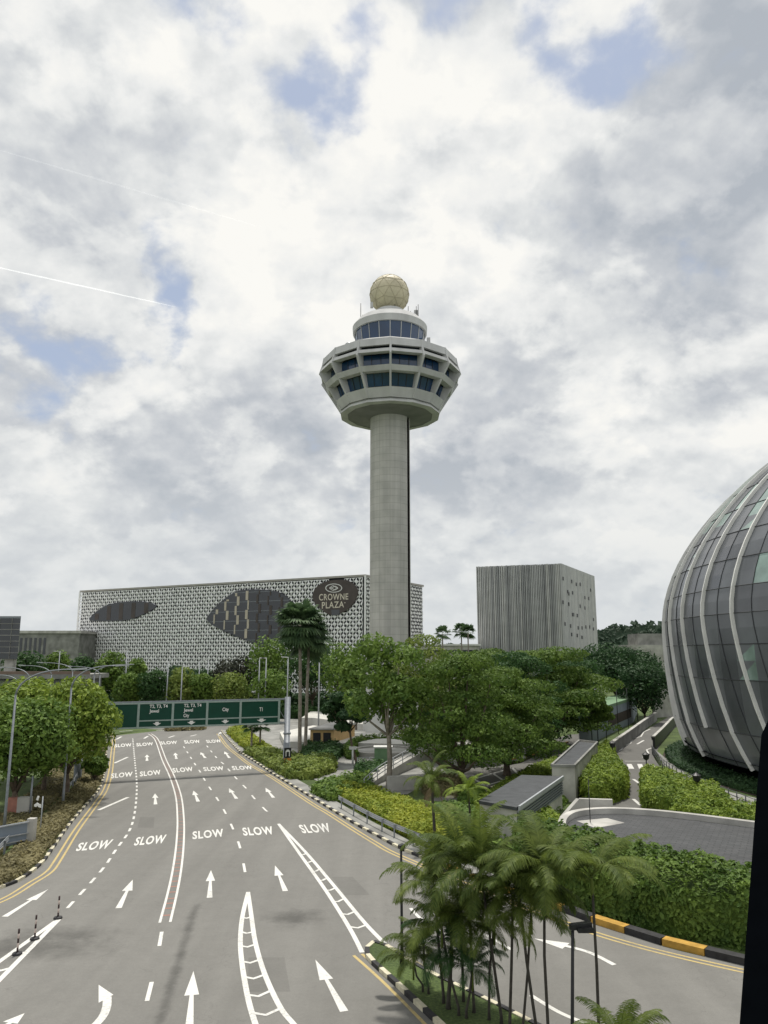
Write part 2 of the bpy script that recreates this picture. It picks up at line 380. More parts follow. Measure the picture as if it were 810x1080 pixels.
# hatched noses
def hatch(L_,R_,cl,cr,w=.17,wl=.22,z=ROADZ):
    b=MB(); ribbon(b,gpath(L_),wl); ribbon(b,gpath(R_),wl,z=z+.002)
    for i,(a,c) in enumerate(zip(cl,cr)):
        pa,pc=P(*a),P(*c); mid=pa.lerp(pc,.5); back=Vector((0,-.34*(pc-pa).length,0))
        ribbon(b,[pa,mid+back,pc],w,z=z+.004)
    return part(b,'hatching',M['white_paint'],road)
s=lambda pts: [(200+x/3.682,850+y/3.682) for x,y in pts]
hatch(s([(345,70),(430,190),(528,328),(618,470),(670,570)]),s([(345,70),(450,180),(560,310),(680,455),(780,557)]),
      s([(430,190),(452,220),(480,255),(505,290),(528,328),(553,372),(585,420),(618,470)]),s([(455,185),(475,215),(502,248),(530,283),(565,320),(602,360),(645,410),(690,462)]))
hatch(s([(227,335),(205,430),(197,520),(203,610),(225,740),(255,847),(290,940)]),s([(227,335),(240,430),(255,530),(290,650),(350,780),(405,850),(480,940)]),
      s([(206,435),(199,490),(198,545),(203,605),(211,665),(223,735),(243,805),(265,880)]),s([(240,432),(249,490),(258,538),(274,598),(294,656),(322,716),(360,785),(420,865)]))
s2=lambda pts: [(x/7.71,940+y/7.71) for x,y in pts]
b=MB(); ribbon(b,[P(*p) for p in s2([(478,226),(0,570),(-300,780)])],.24); ribbon(b,[P(*p) for p in s2([(478,232),(200,515),(0,720),(-300,1020)])],.24,z=ROADZ+.003)
ribbon(b,[P(*p) for p in s2([(100,510),(150,520),(205,500)])],.22,z=ROADZ+.006); ribbon(b,[P(*p) for p in s2([(-60,640),(0,650),(80,630)])],.22,z=ROADZ+.006); part(b,'hatching',M['white_paint'],road)
# arrows
def arrow(tail,tip,w=1.0):
    a,t=P(*tail),P(*tip); d=(t-a); L=d.length; d.normalize(); n=Vector((-d.y,d.x,0)); b=MB()
    hb=t-d*L*.42; wh=.28*w; ws=.075*w; wt=.16*w
    for pts in ([a-n*wt,hb-n*ws,hb+n*ws,a+n*wt],[hb-n*wh,t,hb+n*wh]):
        b.face([(p.x,p.y,ROADZ) for p in pts])
    return part(b,'lane_arrow',M['white_paint'],road)
for a,t,w in (((125,958),(140,928),1),((199,1092),(204,1024.5),1),((5,967),(51,938),1),((221,947),(222.5,918),.95),((301,940),(290,913),.95),((363,1067),(332.6,1012.5),1),
            ((164,848.5),(163.5,837),1),((209,845.5),(204,834),1),((249.5,842.5),(241.5,831.5),1),((288.5,841.5),(280,831),1),
            ((155,802.5),(155,796),1.1),((186,800.5),(184.7,794),1.1),((216.5,799.5),(211.6,793.5),1.1),((242,799.5),(236.6,792.5),1.1),((230,776),(233,772),1.2),((-12,1094),(26,1069),1.1)):
    arrow(a,t,w)
b=MB(); b.face([(p.x,p.y,ROADZ) for p in (P(104,1058),P(119.5,1049.5),P(104,1039))]); ribbon(b,gpath([(97,1085),(108,1073),(112.5,1062),(113,1052)]),.32,z=ROADZ+.003); part(b,'lane_arrow',M['white_paint'],road)
# right branch markings
def arrow2(pts,w):
    b=MB(); t=P(*pts[0]); h=P(*pts[1]); d=(t-h).normalized(); n=Vector((-d.y,d.x,0))
    b.face([(p.x,p.y,ROADZ) for p in (h-n*.42,t,h+n*.42)]); ribbon(b,gpath(pts[1:]),w,z=ROADZ+.003); return part(b,'lane_arrow',M['white_paint'],road)
arrow2([(563,990),(597,998),(622,1005),(648,1018)],.24)
b=MB(); ribbon(b,gpath([(560,1050),(590,1068),(620,1080),(680,1100)]),.2); ribbon(b,gpath([(433,958),(445,970),(470,985)]),.18); ribbon(b,gpath([(510,985),(540,1002)]),.18); part(b,'lane_line',M['white_paint'],road)
# lettering via built-in font
def text_mesh(txt, size=1.0, bold=0.0, spacing=1.0):
    cu=bpy.data.curves.new('lettering','FONT'); cu.body=txt; cu.align_x='LEFT'; cu.space_character=spacing; cu.offset=bold; cu.size=size; cu.resolution_u=3
    o=bpy.data.objects.new('lettering',cu); col.objects.link(o)
    dg=bpy.context.evaluated_depsgraph_get(); me=bpy.data.meshes.new_from_object(o.evaluated_get(dg))
    vs=[v.co.copy() for v in me.vertices]; fs=[tuple(p.vertices) for p in me.polygons]
    bpy.data.objects.remove(o); bpy.data.curves.remove(cu); bpy.data.meshes.remove(me)
    x0=min(v.x for v in vs);x1=max(v.x for v in vs);y0=min(v.y for v in vs);y1=max(v.y for v in vs)
    return [((v.x-x0)/(x1-x0),(v.y-y0)/(y1-y0)) for v in vs],fs
def put_text(mb, txt, BL, BR, TL, TR, off=Vector((0,0,0)), m=0, bold=0.02, spacing=1.0):
    uv,fs=text_mesh(txt,1,bold,spacing)
    pts=[]
    for u,v in uv:
        p=BL.lerp(BR,u).lerp(TL.lerp(TR,u),v)+off; pts.append(p)
    for f in fs: mb.face([pts[i] for i in f],m)
SL=[[(79.3,897.8),(114,895),(84,889),(120,885)],[(140.7,892),(173.3,889.3),(144.4,883),(176,880)],[(203,885.3),(236.6,882.3),(203,877),(235,874)],[(257,881.5),(289.7,880),(255,873),(286.4,871.4)],[(319.6,879),(350,877.4),(314,870),(345.4,868)],
 [(117,821),(139.6,818.8),(117.5,815.8),(140,813.8)],[(147.5,819),(170,816.8),(147.5,813.8),(169,811.8)],[(182.8,815),(204,813.3),(181.5,810.2),(202.7,808.7)],[(215.4,813.3),(236.6,812.5),(213.8,809.2),(235,808)],[(245.6,812.3),(267,811.3),(244,808),(265,807.4)],
 [(121,788.3),(139,787.3),(121,784.8),(138.5,783.8)],[(144,787.3),(162,786),(143.7,783.8),(161,782.8)],[(170,785.3),(187,784.5),(168.7,782),(186.4,781.2)],[(195,784.3),(211.6,783.6),(193.7,780.8),(210,780.2)],[(218.4,783.6),(234,783),(216.8,780.5),(232,779.8)]]
for q in SL:
    b=MB(); put_text(b,'SLOW',*[P(x,y,ROADZ+.005) for x,y in q],bold=.03,spacing=1.12); part(b,'slow_lettering',M['white_paint'],road)
# repaired patches and drain covers in the carriageway
M['patch']=asphalt_mat('asphalt_patch',.155); M['patch_lt']=asphalt_mat('asphalt_patch_pale',.182)
for k,(pts,mm) in enumerate((([(262,1010),(300,1010),(306,1046),(262,1046)],'patch'),([(215,905),(243,905),(246,925),(214,925)],'patch_lt'),([(350,925),(372,925),(390,944),(364,944)],'patch'),([(148,862),(163,862),(162,873),(145,873)],'patch'))):
    b=MB(); b.face([(p.x,p.y,.0105) for p in [P(*q) for q in pts][::-1]]); part(b,'road_patch',M[mm],road)
# kerbs
def kerb(path, h=.16, w=.22, blk=.9, mats=None, name='kerb', z0=0):
    b=MB(); L=0; k=0; L0=0
    # resample
    seg=[];acc=[path[0]]
    rest=blk
    pts=[path[0]]
    for i in range(1,len(path)):
        a=path[i-1].copy(); c=path[i]
        while (c-a).length>=rest:
            a=a+(c-a).normalized()*rest; pts.append(a.copy()); rest=blk
        rest-=(c-a).length
    for i in range(len(pts)-1):
        d=pts[i+1]-pts[i]; n=Vector((-d.y,d.x,0)).normalized()*w
        b.obox(pts[i]-n/2+d*.01+Vector((0,0,z0)), d*.98, n, Vector((0,0,h+(i%2)*.004)), i%2)
    return struct(b.build(name,mats or [M['kerb_white'],M['kerb_black']]))
kerb(offset(left,-.1)); 
KRw=offset(right[:10*6],-.1); KRy=offset(right[12*6:],-.25); kerb(KRw); kerb(KRy,h=.3,w=.5,blk=1.9,mats=[M['kerb_yellow'],M['kerb_black']])
kerb(offset(right[10*6:12*6+1],-.15),mats=[M['kerb_yellow'],M['kerb_black']],h=.22,w=.3,blk=1.2)
# verges
def sheet(name,pts,z,m,bottom=None):
    b=MB()
    if bottom is None: b.face([(p[0],p[1],z) for p in pts])
    else: b.prism(pts,bottom,z)
    return struct(b.build(name,m))
lv=[(p.x,p.y) for p in offset(left,-.2)]
sheet('verge',lv+[(-42,135),(-60,100),(-70,60),(-60,36)],.11,M['grass'])
rv=offset(right[:12*6],-.2); rv2=offset(right[:12*6],-1.5)
sheet('footpath',[(p.x,p.y) for p in rv]+[(p.x,p.y) for p in rv2[::-1]],.12,M['concrete_dk'])
isl=smooth_path([P(x,y) for x,y in [(470,1088),(420,1041),(389,1012),(388,1001),(397,996),(412,1003),(450,1027),(520,1061),(600,1102),(720,1160)]],5)
isl_end=[P(640,1190),P(540,1150)]
sheet('island_grass',[(p.x,p.y) for p in isl+isl_end],.13,M['grass'])
kerb(isl,h=.17,w=.2,blk=.8); kerb([P(540,1150),P(500,1115),P(470,1088)],h=.17,w=.2,blk=.8)
# plaza in the centre and the side roads
sheet('plaza_paving',[tuple(P(x,y)[:2]) for x,y in [(262,790),(330,822),(372,842),(430,838),(470,815),(440,785),(420,768),(400,757),(300,757),(262,765)]],.05,M['concrete_dk'])
side=sheet('side_road',[tuple(P(x,y)[:2]) for x,y in [(455,845),(500,846),(560,815),(600,795),(640,772),(600,775),(545,790),(490,808)]],.02,M['asphalt_dk'])
b=MB()
for a,c2 in (((500,822),(540,810)),((512,829),(548,818)),((500,822),(512,829)),((540,810),(548,818)),((520,816),(531,823.5)),((560,812),(610,790))): ribbon(b,[P(*a),P(*c2)],.3,z=.03)
part(b,'bay_marking',M['white_paint'],side)
b=MB(); k=gpath([(470,842),(500,838),(530,826),(556,814),(600,792)]); ribbon(b,k,.3,z=.024); 
jr=sheet('service_road',[tuple(P(x,y)[:2]) for x,y in [(640,858),(652,830),(650,815),(645,795),(655,785),(690,765),(712,752),(715,765),(700,778),(694,790),(690,800),(700,815),(715,835),(700,868)]],.02,M['asphalt_dk'])
b=MB()
z=[(649,794),(655,791),(658,787),(665,784),(668,779),(676,777),(679,772),(686,769)]; ribbon(b,[P(*p) for p in z],.22,z=.03)
z=[(678,799),(684,795),(682,791),(690,788),(692,783)]; ribbon(b,[P(*p) for p in z],.22,z=.03)
ribbon(b,[P(672,785),(P(679,781))],.3,z=.03); ribbon(b,[P(668,822),P(678,829)],.3,z=.03); ribbon(b,[P(659,803),P(683,803)],.2,z=.03); ribbon(b,[P(668,843),P(676,850)],.3,z=.03)
for x in (664,675,687): 
    a=[P(x-3,806),P(x+2,806),P(x+5,811),P(x-1,811)]; b.face([(p.x,p.y,.03) for p in a[::-1]])
part(b,'crossing_marking',M['white_paint'],jr)
# ------------------------------------------------------------------ foliage things
def rand_dirs(n):
    d=RNG.normal(size=(n,3)); return d/np.linalg.norm(d,axis=1)[:,None]
def clump_leaves(mb, c, r, n, size, m=0, low=-.45, asp=.55):
    d=rand_dirs(int(n*1.5)); keep=(d[:,2]>low)|(RNG.random(len(d))<.25); d=d[keep][:n]
    k=RNG.uniform(.55,1.08,len(d))**.6
    pts=np.array(c)+d*np.array(r)*k[:,None]
    nr=d*np.array([1,1,1.3])+RNG.normal(size=d.shape)*.55; nr/=np.linalg.norm(nr,axis=1)[:,None]
    mb.leaves(pts,nr,size,asp,m)
def trunk_mesh(x,y,h,r,tips,z0=0,lean=(0,0),n=8):
    b=MB(); fork=h
    base=Vector((x,y,z0)); top=Vector((x+lean[0],y+lean[1],z0+fork))
    mid=base.lerp(top,.5)+Vector((random.uniform(-.15,.15),random.uniform(-.15,.15),0))
    b.tube([base-Vector((0,0,.1)),base+Vector((0,0,.25)),mid,top],[r*1.45,r*1.1,r*.9,r*.75],n)
    for t in tips:
        t=Vector(t); m=top.lerp(t,.5)+Vector((random.uniform(-.4,.4),random.uniform(-.4,.4),-.12*(t-top).length))
        b.tube([top-Vector((0,0,r)),m,t],[r*.55,r*.36,r*.12],6)
    return b
def tree(name,label,x,y,h,cw,mat_,leaf,n,style='round',trunk=.28,bark='bark',group=None,lean=(0,0),cd=None,bot=.3,seed=0,nclump=None,trunk_mesh_h=None):
    random.seed(seed+int(x*7+y*13)); cd=cd or cw
    root=thing(name,(x,y,0),label,'tree',group)
    cb=MB(); cl=[]; tips=[]
    cx,cy=x+lean[0],y+lean[1]
    zb=h*bot; H=h-zb; cz=zb+H*.5
    if style=='round':
        k=nclump or 22
        for i in range(k):
            u=1-2*(i+.5)/k; ph=i*2.39996+random.random()*.6; rr=math.sqrt(1-u*u)
            f=random.uniform(.40,.66)
            c=(cx+cw/2*f*rr*math.cos(ph), cy+cd/2*f*rr*math.sin(ph), cz+H/2*f*u)
            q=random.uniform(.15,.29); cl.append((c,(cw*q,cd*q,H*q*.8)))
    elif style=='pads':
        k=int((nclump or 20)*1.5)
        for i in range(k):
            u=random.uniform(-.35,1); ph=i*2.39996+random.random()*.8; rr=math.sqrt(1-u*u) if u>0 else 1+u*.35
            rr*=random.uniform(.55,1.08) if i%4 else random.uniform(.1,.6)
            zz=zb+H*(.26+.70*u*random.uniform(.85,1.05))
            c=(cx+cw/2*.84*rr*math.cos(ph),cy+cd/2*.84*rr*math.sin(ph),zz)
            q=random.uniform(.07,.20); cl.append((c,(cw*q,cd*q,H*q*.46)))
    elif style=='open':
        k=nclump or 14
        for i in range(k):
            ph=i*2.39996; rr=random.uniform(.25,.95); u=random.uniform(-1,1)*math.sqrt(1-rr*rr*.8)
            c=(cx+cw/2*.85*rr*math.cos(ph),cy+cd/2*.85*rr*math.sin(ph),cz+H/2*.85*u)
            q=random.uniform(.13,.22); cl.append((c,(cw*q,cd*q,H*q*.7)))
    w=[c[1][0]*c[1][1] for c in cl]; W=sum(w)
    for (c,r),ww in zip(cl,w):
        clump_leaves(cb,c,r,int(n*ww/W),leaf)
    th=zb*(1.05 if style!='pads' else .9)
    for c,r in cl[::2 if style=='round' else 1][:10]: tips.append(c)
    tb=trunk_mesh(x,y,th,trunk,tips,lean=(lean[0]*.7,lean[1]*.7))
    part(tb,'trunk',M[bark],root); part(cb,'crown',M[mat_],root)
    return root
def inpoly(x,y,poly):
    c=np.zeros(len(x),bool); n=len(poly)
    for i in range(n):
        x1,y1=poly[i];x2,y2=poly[(i+1)%n]
        k=((y1>y)!=(y2>y))&(x<(x2-x1)*(y-y1)/(y2-y1+1e-12)+x1); c^=k
    return c
def hedge(name,label,poly,h,leaf,dens,m,cat='hedge',group=None,bump=.2,z0=0.0,hs=None,asp=.55,lump=1.6,core=True,rnd=.35):
    poly=[(p[0],p[1]) for p in poly]; A=np.array(poly); lo,hi=A.min(0),A.max(0)
    area=.5*abs(sum(poly[i][0]*poly[(i+1)%len(poly)][1]-poly[(i+1)%len(poly)][0]*poly[i][1] for i in range(len(poly))))
    n=int(area*dens*((hi-lo).prod()/max(area,.01))); n=min(n,400000)
    x=RNG.uniform(lo[0],hi[0],n);y=RNG.uniform(lo[1],hi[1],n);k=inpoly(x,y,poly);x,y=x[k],y[k]
    ph=RNG.uniform(0,6.28,8)
    def hf(x,y):
        return h*(1-bump*.5+bump*.35*(np.sin(x*lump+ph[0]+1.3*np.sin(y*lump*.7+ph[1]))*np.sin(y*lump*1.1+ph[2])+.6*np.sin(x*lump*2.3+y*lump*1.7+ph[3])+.4*np.sin(x*lump*4.1-y*lump*3.7+ph[4])))
    # edge falloff
    dist=np.full(len(x),9.)
    for i in range(len(poly)):
        a=A[i];c=A[(i+1)%len(poly)];d=c-a;L2=(d*d).sum()+1e-9
        t=np.clip(((x-a[0])*d[0]+(y-a[1])*d[1])/L2,0,1); dist=np.minimum(dist,np.hypot(x-a[0]-t*d[0],y-a[1]-t*d[1]))
    rr=min(rnd,.6)*h
    fall=np.sqrt(np.clip(1-(1-np.clip(dist/rr,0,1))**2,0,1)); hh=hf(x,y)*(.72+.28*fall)
    mb=MB()
    pts=np.stack([x,y,z0+hh+RNG.normal(0,leaf*.5,len(x))],1)
    nr=np.stack([RNG.normal(0,.45,len(x)),RNG.normal(0,.45,len(x)),np.ones(len(x))],1); nr/=np.linalg.norm(nr,axis=1)[:,None]
    mb.leaves(pts,nr,leaf,asp)
    for i in range(len(poly)):
        a=A[i];c=A[(i+1)%len(poly)];d=c-a;L=np.hypot(*d)
        q=int(L*h*dens*1.1)
        if q<1: continue
        t=RNG.random(q); zz=RNG.random(q)
        px=a[0]+t*d[0];py=a[1]+t*d[1]; nx,ny=d[1]/L,-d[0]/L
        if inpoly(np.array([a[0]+d[0]*.5+nx*.02]),np.array([a[1]+d[1]*.5+ny*.02]),poly)[0]: nx,ny=-nx,-ny
        j=RNG.normal(0,leaf*.6,q)+.02+bump*.25*np.sin(px*3.1+py*2.3+zz*5+ph[5])
        hz=hf(px,py)*.8
        pts=np.stack([px+nx*j,py+ny*j,z0+zz*hz],1)
        nr=np.stack([nx+RNG.normal(0,.5,q),ny+RNG.normal(0,.5,q),.35+RNG.normal(0,.5,q)],1); nr/=np.linalg.norm(nr,axis=1)[:,None]
        mb.leaves(pts,nr,leaf,asp)
    if core: mb.prism(poly,z0-.02,z0+h*.62)
    o=mb.build(name,M[m]); return tag(o,label,cat,group)
def gpoly(px): return [tuple(P(x,y)[:2]) for x,y in px]
def band(path,w0,w1): return [(p.x,p.y) for p in offset(path,w0)]+[(p.x,p.y) for p in offset(path,w1)[::-1]]
# --- trees: px list  (name,label,base px, D or base py, top py, width px, ...)
def T(name,label,bx,by,ty,wpx,mat_,n,style='round',D=None,leafpx=2.6,**k):
    if D is None: g=P(bx,by)
    else: g=PY(bx,690,D); g.z=0
    top=PY(bx,ty,g.y).z; sc=(g.y*CT)/FPX
    return tree(name,label,g.x,g.y,top,wpx*sc,mat_,leafpx*sc,n,style,**k)
# left roadside
T('broadleaf_tree','dense yellow-topped broadleaf tree on the left verge nearest the green gantry sign',68,842,712,100,'lf_bright',13000,bot=.2,bark='bark',trunk=.3,nclump=44)
T('broadleaf_tree','big leafy tree at the left edge behind the first curved street lamp',14,858,726,104,'lf_mid',12000,bot=.17,trunk=.3,nclump=44)
T('broadleaf_tree','bright-topped tree at far left rising behind the nearest leafy verge trees',24,826,710,112,'lf_bright',11000,bot=.22,trunk=.3,nclump=40)
T('broadleaf_tree','dark low tree filling the gap under the verge trees on the left',46,836,752,86,'lf_mid',7000,bot=.25,trunk=.25,nclump=30)
T('small_tree','small bushy tree beside the left kerb just below the gantry sign',99,826,790,26,'lf_mid',1800,bot=.15,trunk=.1)
T('broadleaf_tree','tree behind the verge trees with its yellow-green top beside the sign end',92,806,718,44,'lf_bright',4500,bot=.25,trunk=.25)
# behind the sign
G='clipped round trees behind the green gantry sign'
for bx,wp,ty,mm,lb in ((138,30,705,'lf_mid','round tree behind the blank green board, leftmost of its row'),(165,34,702,'lf_dark','darkest round tree of the row behind the gantry sign'),(193,32,703,'lf_olive','pale green round tree behind the board reading Jewel and City'),
        (214,27,705,'lf_mid','smallest round tree of the row behind the gantry sign'),(245,40,704,'lf_olive','widest pale round tree of the row, behind the board reading City'),(287,44,703,'lf_mid','round tree behind the right end of the gantry sign')):
    T('round_tree',lb,bx,0,ty,wp*1.1,mm,2600,D=152,bot=.18,trunk=.2,group=G,leafpx=1.7)
# in front of hotel
for i,(bx,ty,wp,mm,D,lb) in enumerate(((28,684,50,'lf_dark',185,'dark tree left of the white lattice hotel below the low grey block'),(60,684,34,'lf_mid',190,'tree standing before the low grey block at far left'),(90,687,32,'lf_dark',180,'tree in front of the lower left corner of the lattice hotel'),(118,684,34,'lf_mid',180,'narrow tree in front of the lattice hotel below the small eye window'),
    (146,690,26,'lf_mid',182,'slim dark tree before the lattice hotel between the two eye windows'),(250,688,70,'lf_purple',176,'dusky dark tree in front of the lattice hotel below the big eye window'),(212,702,50,'lf_deep',178,'very dark low tree before the middle of the lattice hotel'),(285,664,60,'lf_mid',172,'tall tree below the large eye window left of the fan palm'),
    (330,668,62,'lf_dark',168,'deep green tree just right of the tall fan palm'),(362,676,60,'lf_mid',160,'broad tree below the dark hotel sign panel'),(190,700,36,'lf_deep',184,'low dark tree behind the street lamps below the lattice hotel'))):
    T('park_tree',lb,bx,0,ty,wp,mm,2600,D=D,bot=.18,trunk=.25,leafpx=1.9,group='trees in front of the lattice hotel',seed=i)
# middle group
T('rain_tree','tall airy tree in front of the control tower shaft',410,832,672,96,'lf_mid',6500,'open',bot=.34,trunk=.28,bark='bark_pale',nclump=26,leafpx=2.5)
T('rain_tree','small round tree standing left of the tower base',376,0,692,40,'lf_mid',3600,'round',D=130,bot=.45,trunk=.2,bark='bark_pale',nclump=18)
T('rain_tree','broad spreading tree with layered crown right of the tower shaft',487,832,684,140,'lf_rain',22000,'pads',bot=.16,trunk=.36,nclump=42,leafpx=1.65)
T('rain_tree','olive-crowned tree behind the broad layered tree, below the two fan palms',450,800,676,104,'lf_olive',12000,'pads',bot=.16,trunk=.3,nclump=30,leafpx=1.65)
T('rain_tree','low-spreading tree with dark forked trunk beside the ramp box marking',535,818,706,122,'lf_rain',22000,'pads',bot=.16,trunk=.4,nclump=42,leafpx=1.65)
T('rain_tree','wide tree hiding the foot of the grey louvred block',580,788,682,146,'lf_rain',22000,'pads',bot=.15,trunk=.4,nclump=44,leafpx=1.65)
T('rain_tree','tree with feathery top in front of the left edge of the grey louvred block',518,782,679,110,'lf_rain',14000,'pads',bot=.15,trunk=.35,nclump=34,leafpx=1.65)
T('rain_tree','dark-green tree filling the gap between the two widest layered trees',548,796,684,110,'lf_dark',9000,'pads',bot=.15,trunk=.3,nclump=34,leafpx=1.7)
T('broadleaf_tree','dark big-leaved tree with leaning stem left of the airy tower tree',376,806,727,52,'lf_deep',2600,'open',bot=.42,trunk=.16,nclump=16,lean=(-1.2,0),leafpx=2.6)
T('rain_tree','large dark umbrella tree right of the grey louvred block',648,0,677,100,'lf_deep',11000,'round',D=165,bot=.3,trunk=.5,nclump=46,leafpx=1.8)
T('rain_tree','dark tree partly hidden behind the large umbrella tree near the glass dome',600,0,690,74,'lf_dark',6000,'round',D=150,bot=.3,trunk=.4,nclump=30,leafpx=1.8)
T('small_tree','small dark tree beside the parapet of the service road',676,0,694,62,'lf_deep',5000,D=150,bot=.15,trunk=.25,leafpx=1.7)
T('small_tree','bushy tree over the car park roof edge left of the service road',618,786,716,58,'lf_rain',5000,'pads',bot=.25,trunk=.25,nclump=24)
# fan palms
def fan_palm(name,label,x,y,h,crown_r,nf,trunk_r,group=None,leafmat_='lf_fan',skirt=False,lean=0):
    root=thing(name,(x,y,0),label,'palm',group); tb=MB(); top=Vector((x+lean,y,h-crown_r*.8))
    tb.tube([(x,y,-.1),(x,y,.4),(x+lean*.4,y,h*.5),top],[trunk_r*1.5,trunk_r*1.1,trunk_r*.9,trunk_r*.8],8); part(tb,'trunk',M['bark_pale'],root)
    cb=MB(); quads=[]
    for i in range(nf):
        az=i*2.39996+random.random()*.4; el=R(random.uniform(-55 if skirt else -35,80)); L=crown_r*random.uniform(.45,.62)
        d=Vector((math.cos(az)*math.cos(el),math.sin(az)*math.cos(el),math.sin(el))); c=top+d*L
        side=d.cross(Vector((0,0,1))).normalized(); up=side.cross(d)
        wq=.02
        quads.append([top,top+side*wq,c+side*wq,c])
        for k in range(17):
            t=(k-8)/8*R(115); dd=(d*math.cos(t)+side*math.sin(t)); n=(dd.cross(up)).normalized(); LL=crown_r*.48*random.uniform(.85,1.1)
            w=crown_r*.045; m1=c+dd*LL*.6; e=c+dd*LL-Vector((0,0,crown_r*.14))
            quads.append([c-n*.01,m1-n*w,m1+n*w,c+n*.01]); quads.append([m1-n*w,e-n*.01,e+n*.01,m1+n*w])
    cb.quads(np.array([[list(p) for p in q] for q in quads])); part(cb,'crown',M[leafmat_],root)
    return root
g=P(316,796); fan_palm('fan_palm','tall fan palm with shaggy crown below the dark hotel sign, left trunk of two',g.x,g.y,PY(311,634,g.y).z,4.0,64,.24,skirt=True,lean=-.3)
g=P(322,794); fan_palm('fan_palm','tall fan palm with the lower crown, right trunk of the close pair',g.x,g.y,PY(318,652,g.y).z,3.6,60,.22,skirt=True,lean=.25)
for bx,ty,D,lb in ((467,660,165,'small distant fan palm with one thin trunk, right of the tower shaft'),(487,657,160,'distant fan palm nearest the grey louvred block, left of its twin'),(494,658,158,'distant fan palm touching the left edge of the grey louvred block')):
    g=PY(bx,690,D); fan_palm('fan_palm',lb,g.x,D,PY(bx,ty,D).z,2.2,26,.16,'distant fan palms')
for bx,by,lb in ((265,793,'short fan palm on the planted bank right of the road, left of two'),(274,792,'short fan palm on the planted bank behind the gantry post, right of two')):
    g=P(bx,by); fan_palm('fan_palm',lb,g.x,g.y,PY(bx,755,g.y).z,1.7,26,.14,'short fan palms by the gantry',leafmat_='lf_dark')
# feather palms
def frond(quads,base,az,el,L,droop,lw=.34,nl=58):
    d=Vector((math.cos(az),math.sin(az),0)); side=Vector((-d.y,d.x,0)); pts=[]
    a=el; p=Vector(base); step=L/12
    for i in range(13):
        pts.append(p.copy()); p=p+(d*math.cos(a)+Vector((0,0,math.sin(a))))*step; a-=droop*(.4+1.2*i/12)/12
    for i in range(12):
        w=.022*(1-i/13); quads.append([pts[i]-side*w,pts[i+1]-side*w,pts[i+1]+side*w,pts[i]+side*w])
    for i in range(nl):
        t=.16+.84*i/nl; f=t*12; k=min(int(f),11); q=pts[k].lerp(pts[k+1],f-k); fw=(pts[k+1]-pts[k]).normalized(); up=side.cross(fw)
        LL=lw*L*.62*math.sin(math.pi*(.18+.78*t))**.7*random.uniform(.85,1.1)
        for sgn in (-1,1):
            dd=(side*sgn*.8+fw*.62+up*random.uniform(.02,.22)).normalized(); m1=q+dd*LL*.5; e=q+dd*LL-Vector((0,0,LL*random.uniform(.15,.42)))
            w=fw*.019*L/2.4
            quads.append([q-w*.5,m1-w,m1+w,q+w*.5]); quads.append([m1-w,e-w*.15,e+w*.15,m1+w])
def feather_palm(name,label,base,top,L,nf,tr,group=None,dead=0,mat_='lf_palm',wide=1.0):
    root=thing(name,tuple(base),label,'palm',group); b0=Vector(base); t0=Vector(top)
    tb=MB(); mid=b0.lerp(t0,.5)+Vector((random.uniform(-.08,.08),0,0)); tb.tube([b0-Vector((0,0,.05)),b0+Vector((0,0,.25)),mid,t0],[tr*1.5,tr*1.1,tr,tr*.85],8)
    part(tb,'trunk',M['palmtrunk'],root)
    sb=MB(); sb.tube([t0-Vector((0,0,.7)),t0-Vector((0,0,.25)),t0+Vector((0,0,.15))],[tr*1.0,tr*1.2,tr*.6],8); part(sb,'crownshaft',M['lf_olive'],root)
    quads=[]
    for i in range(nf):
        az=i*2.39996+random.uniform(-.3,.3); k=i/nf
        frond(quads,t0,az,R(random.uniform(0,38)+62*(1-k)*random.uniform(.5,1.1)),L*random.uniform(.8,1.1),R(random.uniform(60,100)+60*k)*wide)
    cb=MB(); cb.quads(np.array([[list(p) for p in q] for q in quads])); part(cb,'crown',M[mat_],root)
    if dead:
        quads=[]
        for i in range(dead): frond(quads,t0-Vector((0,0,.2)),i*2.1,R(-40),L*.6,R(50))
        db=MB(); db.quads(np.array([[list(p) for p in q] for q in quads])); part(db,'dry_frond',M['lf_dead'],root)
    return root
G='slender feather palms on the grass island'
def FP(label,basepx,crownpx,L=2.5,nf=15,tr=.07,dead=0,mat_='lf_palm'):
    L*=1.1; nf=int(nf*1.0); tr*=.72
    g=P(*basepx); g.z=.12; t=PY(crownpx[0],crownpx[1]+13,g.y+.1)
    return feather_palm('feather_palm',label,g,t,L,nf,tr,G,dead,mat_)
random.seed(11)
FP('leftmost feather palm of the island clump, its fronds reaching the black lamp post',(468,1062),(458,925),2.3,16)
FP('feather palm with thick dark stem at the foot of the island clump',(473,1068),(476,985),2.0,14,.1,mat_='lf_dark')
FP('tall feather palm at the back of the clump, crown against the yellow-green hedge',(489,1060),(485,895),2.6,16)
FP('feather palm with upright fronds rising in the middle of the clump',(529,1084),(507,905),2.6,17)
FP('feather palm with vertical trunk in the centre of the island clump',(538,1092),(541,935),2.3,16)
FP('feather palm with trunk leaning right at its foot',(566,1096),(547,925),2.4,15)
FP('feather palm with tall straight trunk left of the near lamp post',(579,1106),(574,905),2.6,17)
FP('rightmost tall feather palm with drooping fronds before the clipped hedge',(633,1118),(624,912),2.5,15)
FP('low feather palm crown at the bottom edge right of the near lamp post',(665,1190),(655,1092),1.9,14)
FP('short young feather palm low in the left part of the clump',(452,1052),(447,985),1.7,12,.05)
FP('bushy feather palm low in the middle of the clump',(500,1072),(496,960),2.2,15)
FP('small feather palm leaning over the island kerb by the black lamp post',(446,1050),(436,1000),1.5,12,.05)
FP('feather palm with low crown left of the middle trunks',(484,1075),(466,965),1.9,14,.06)
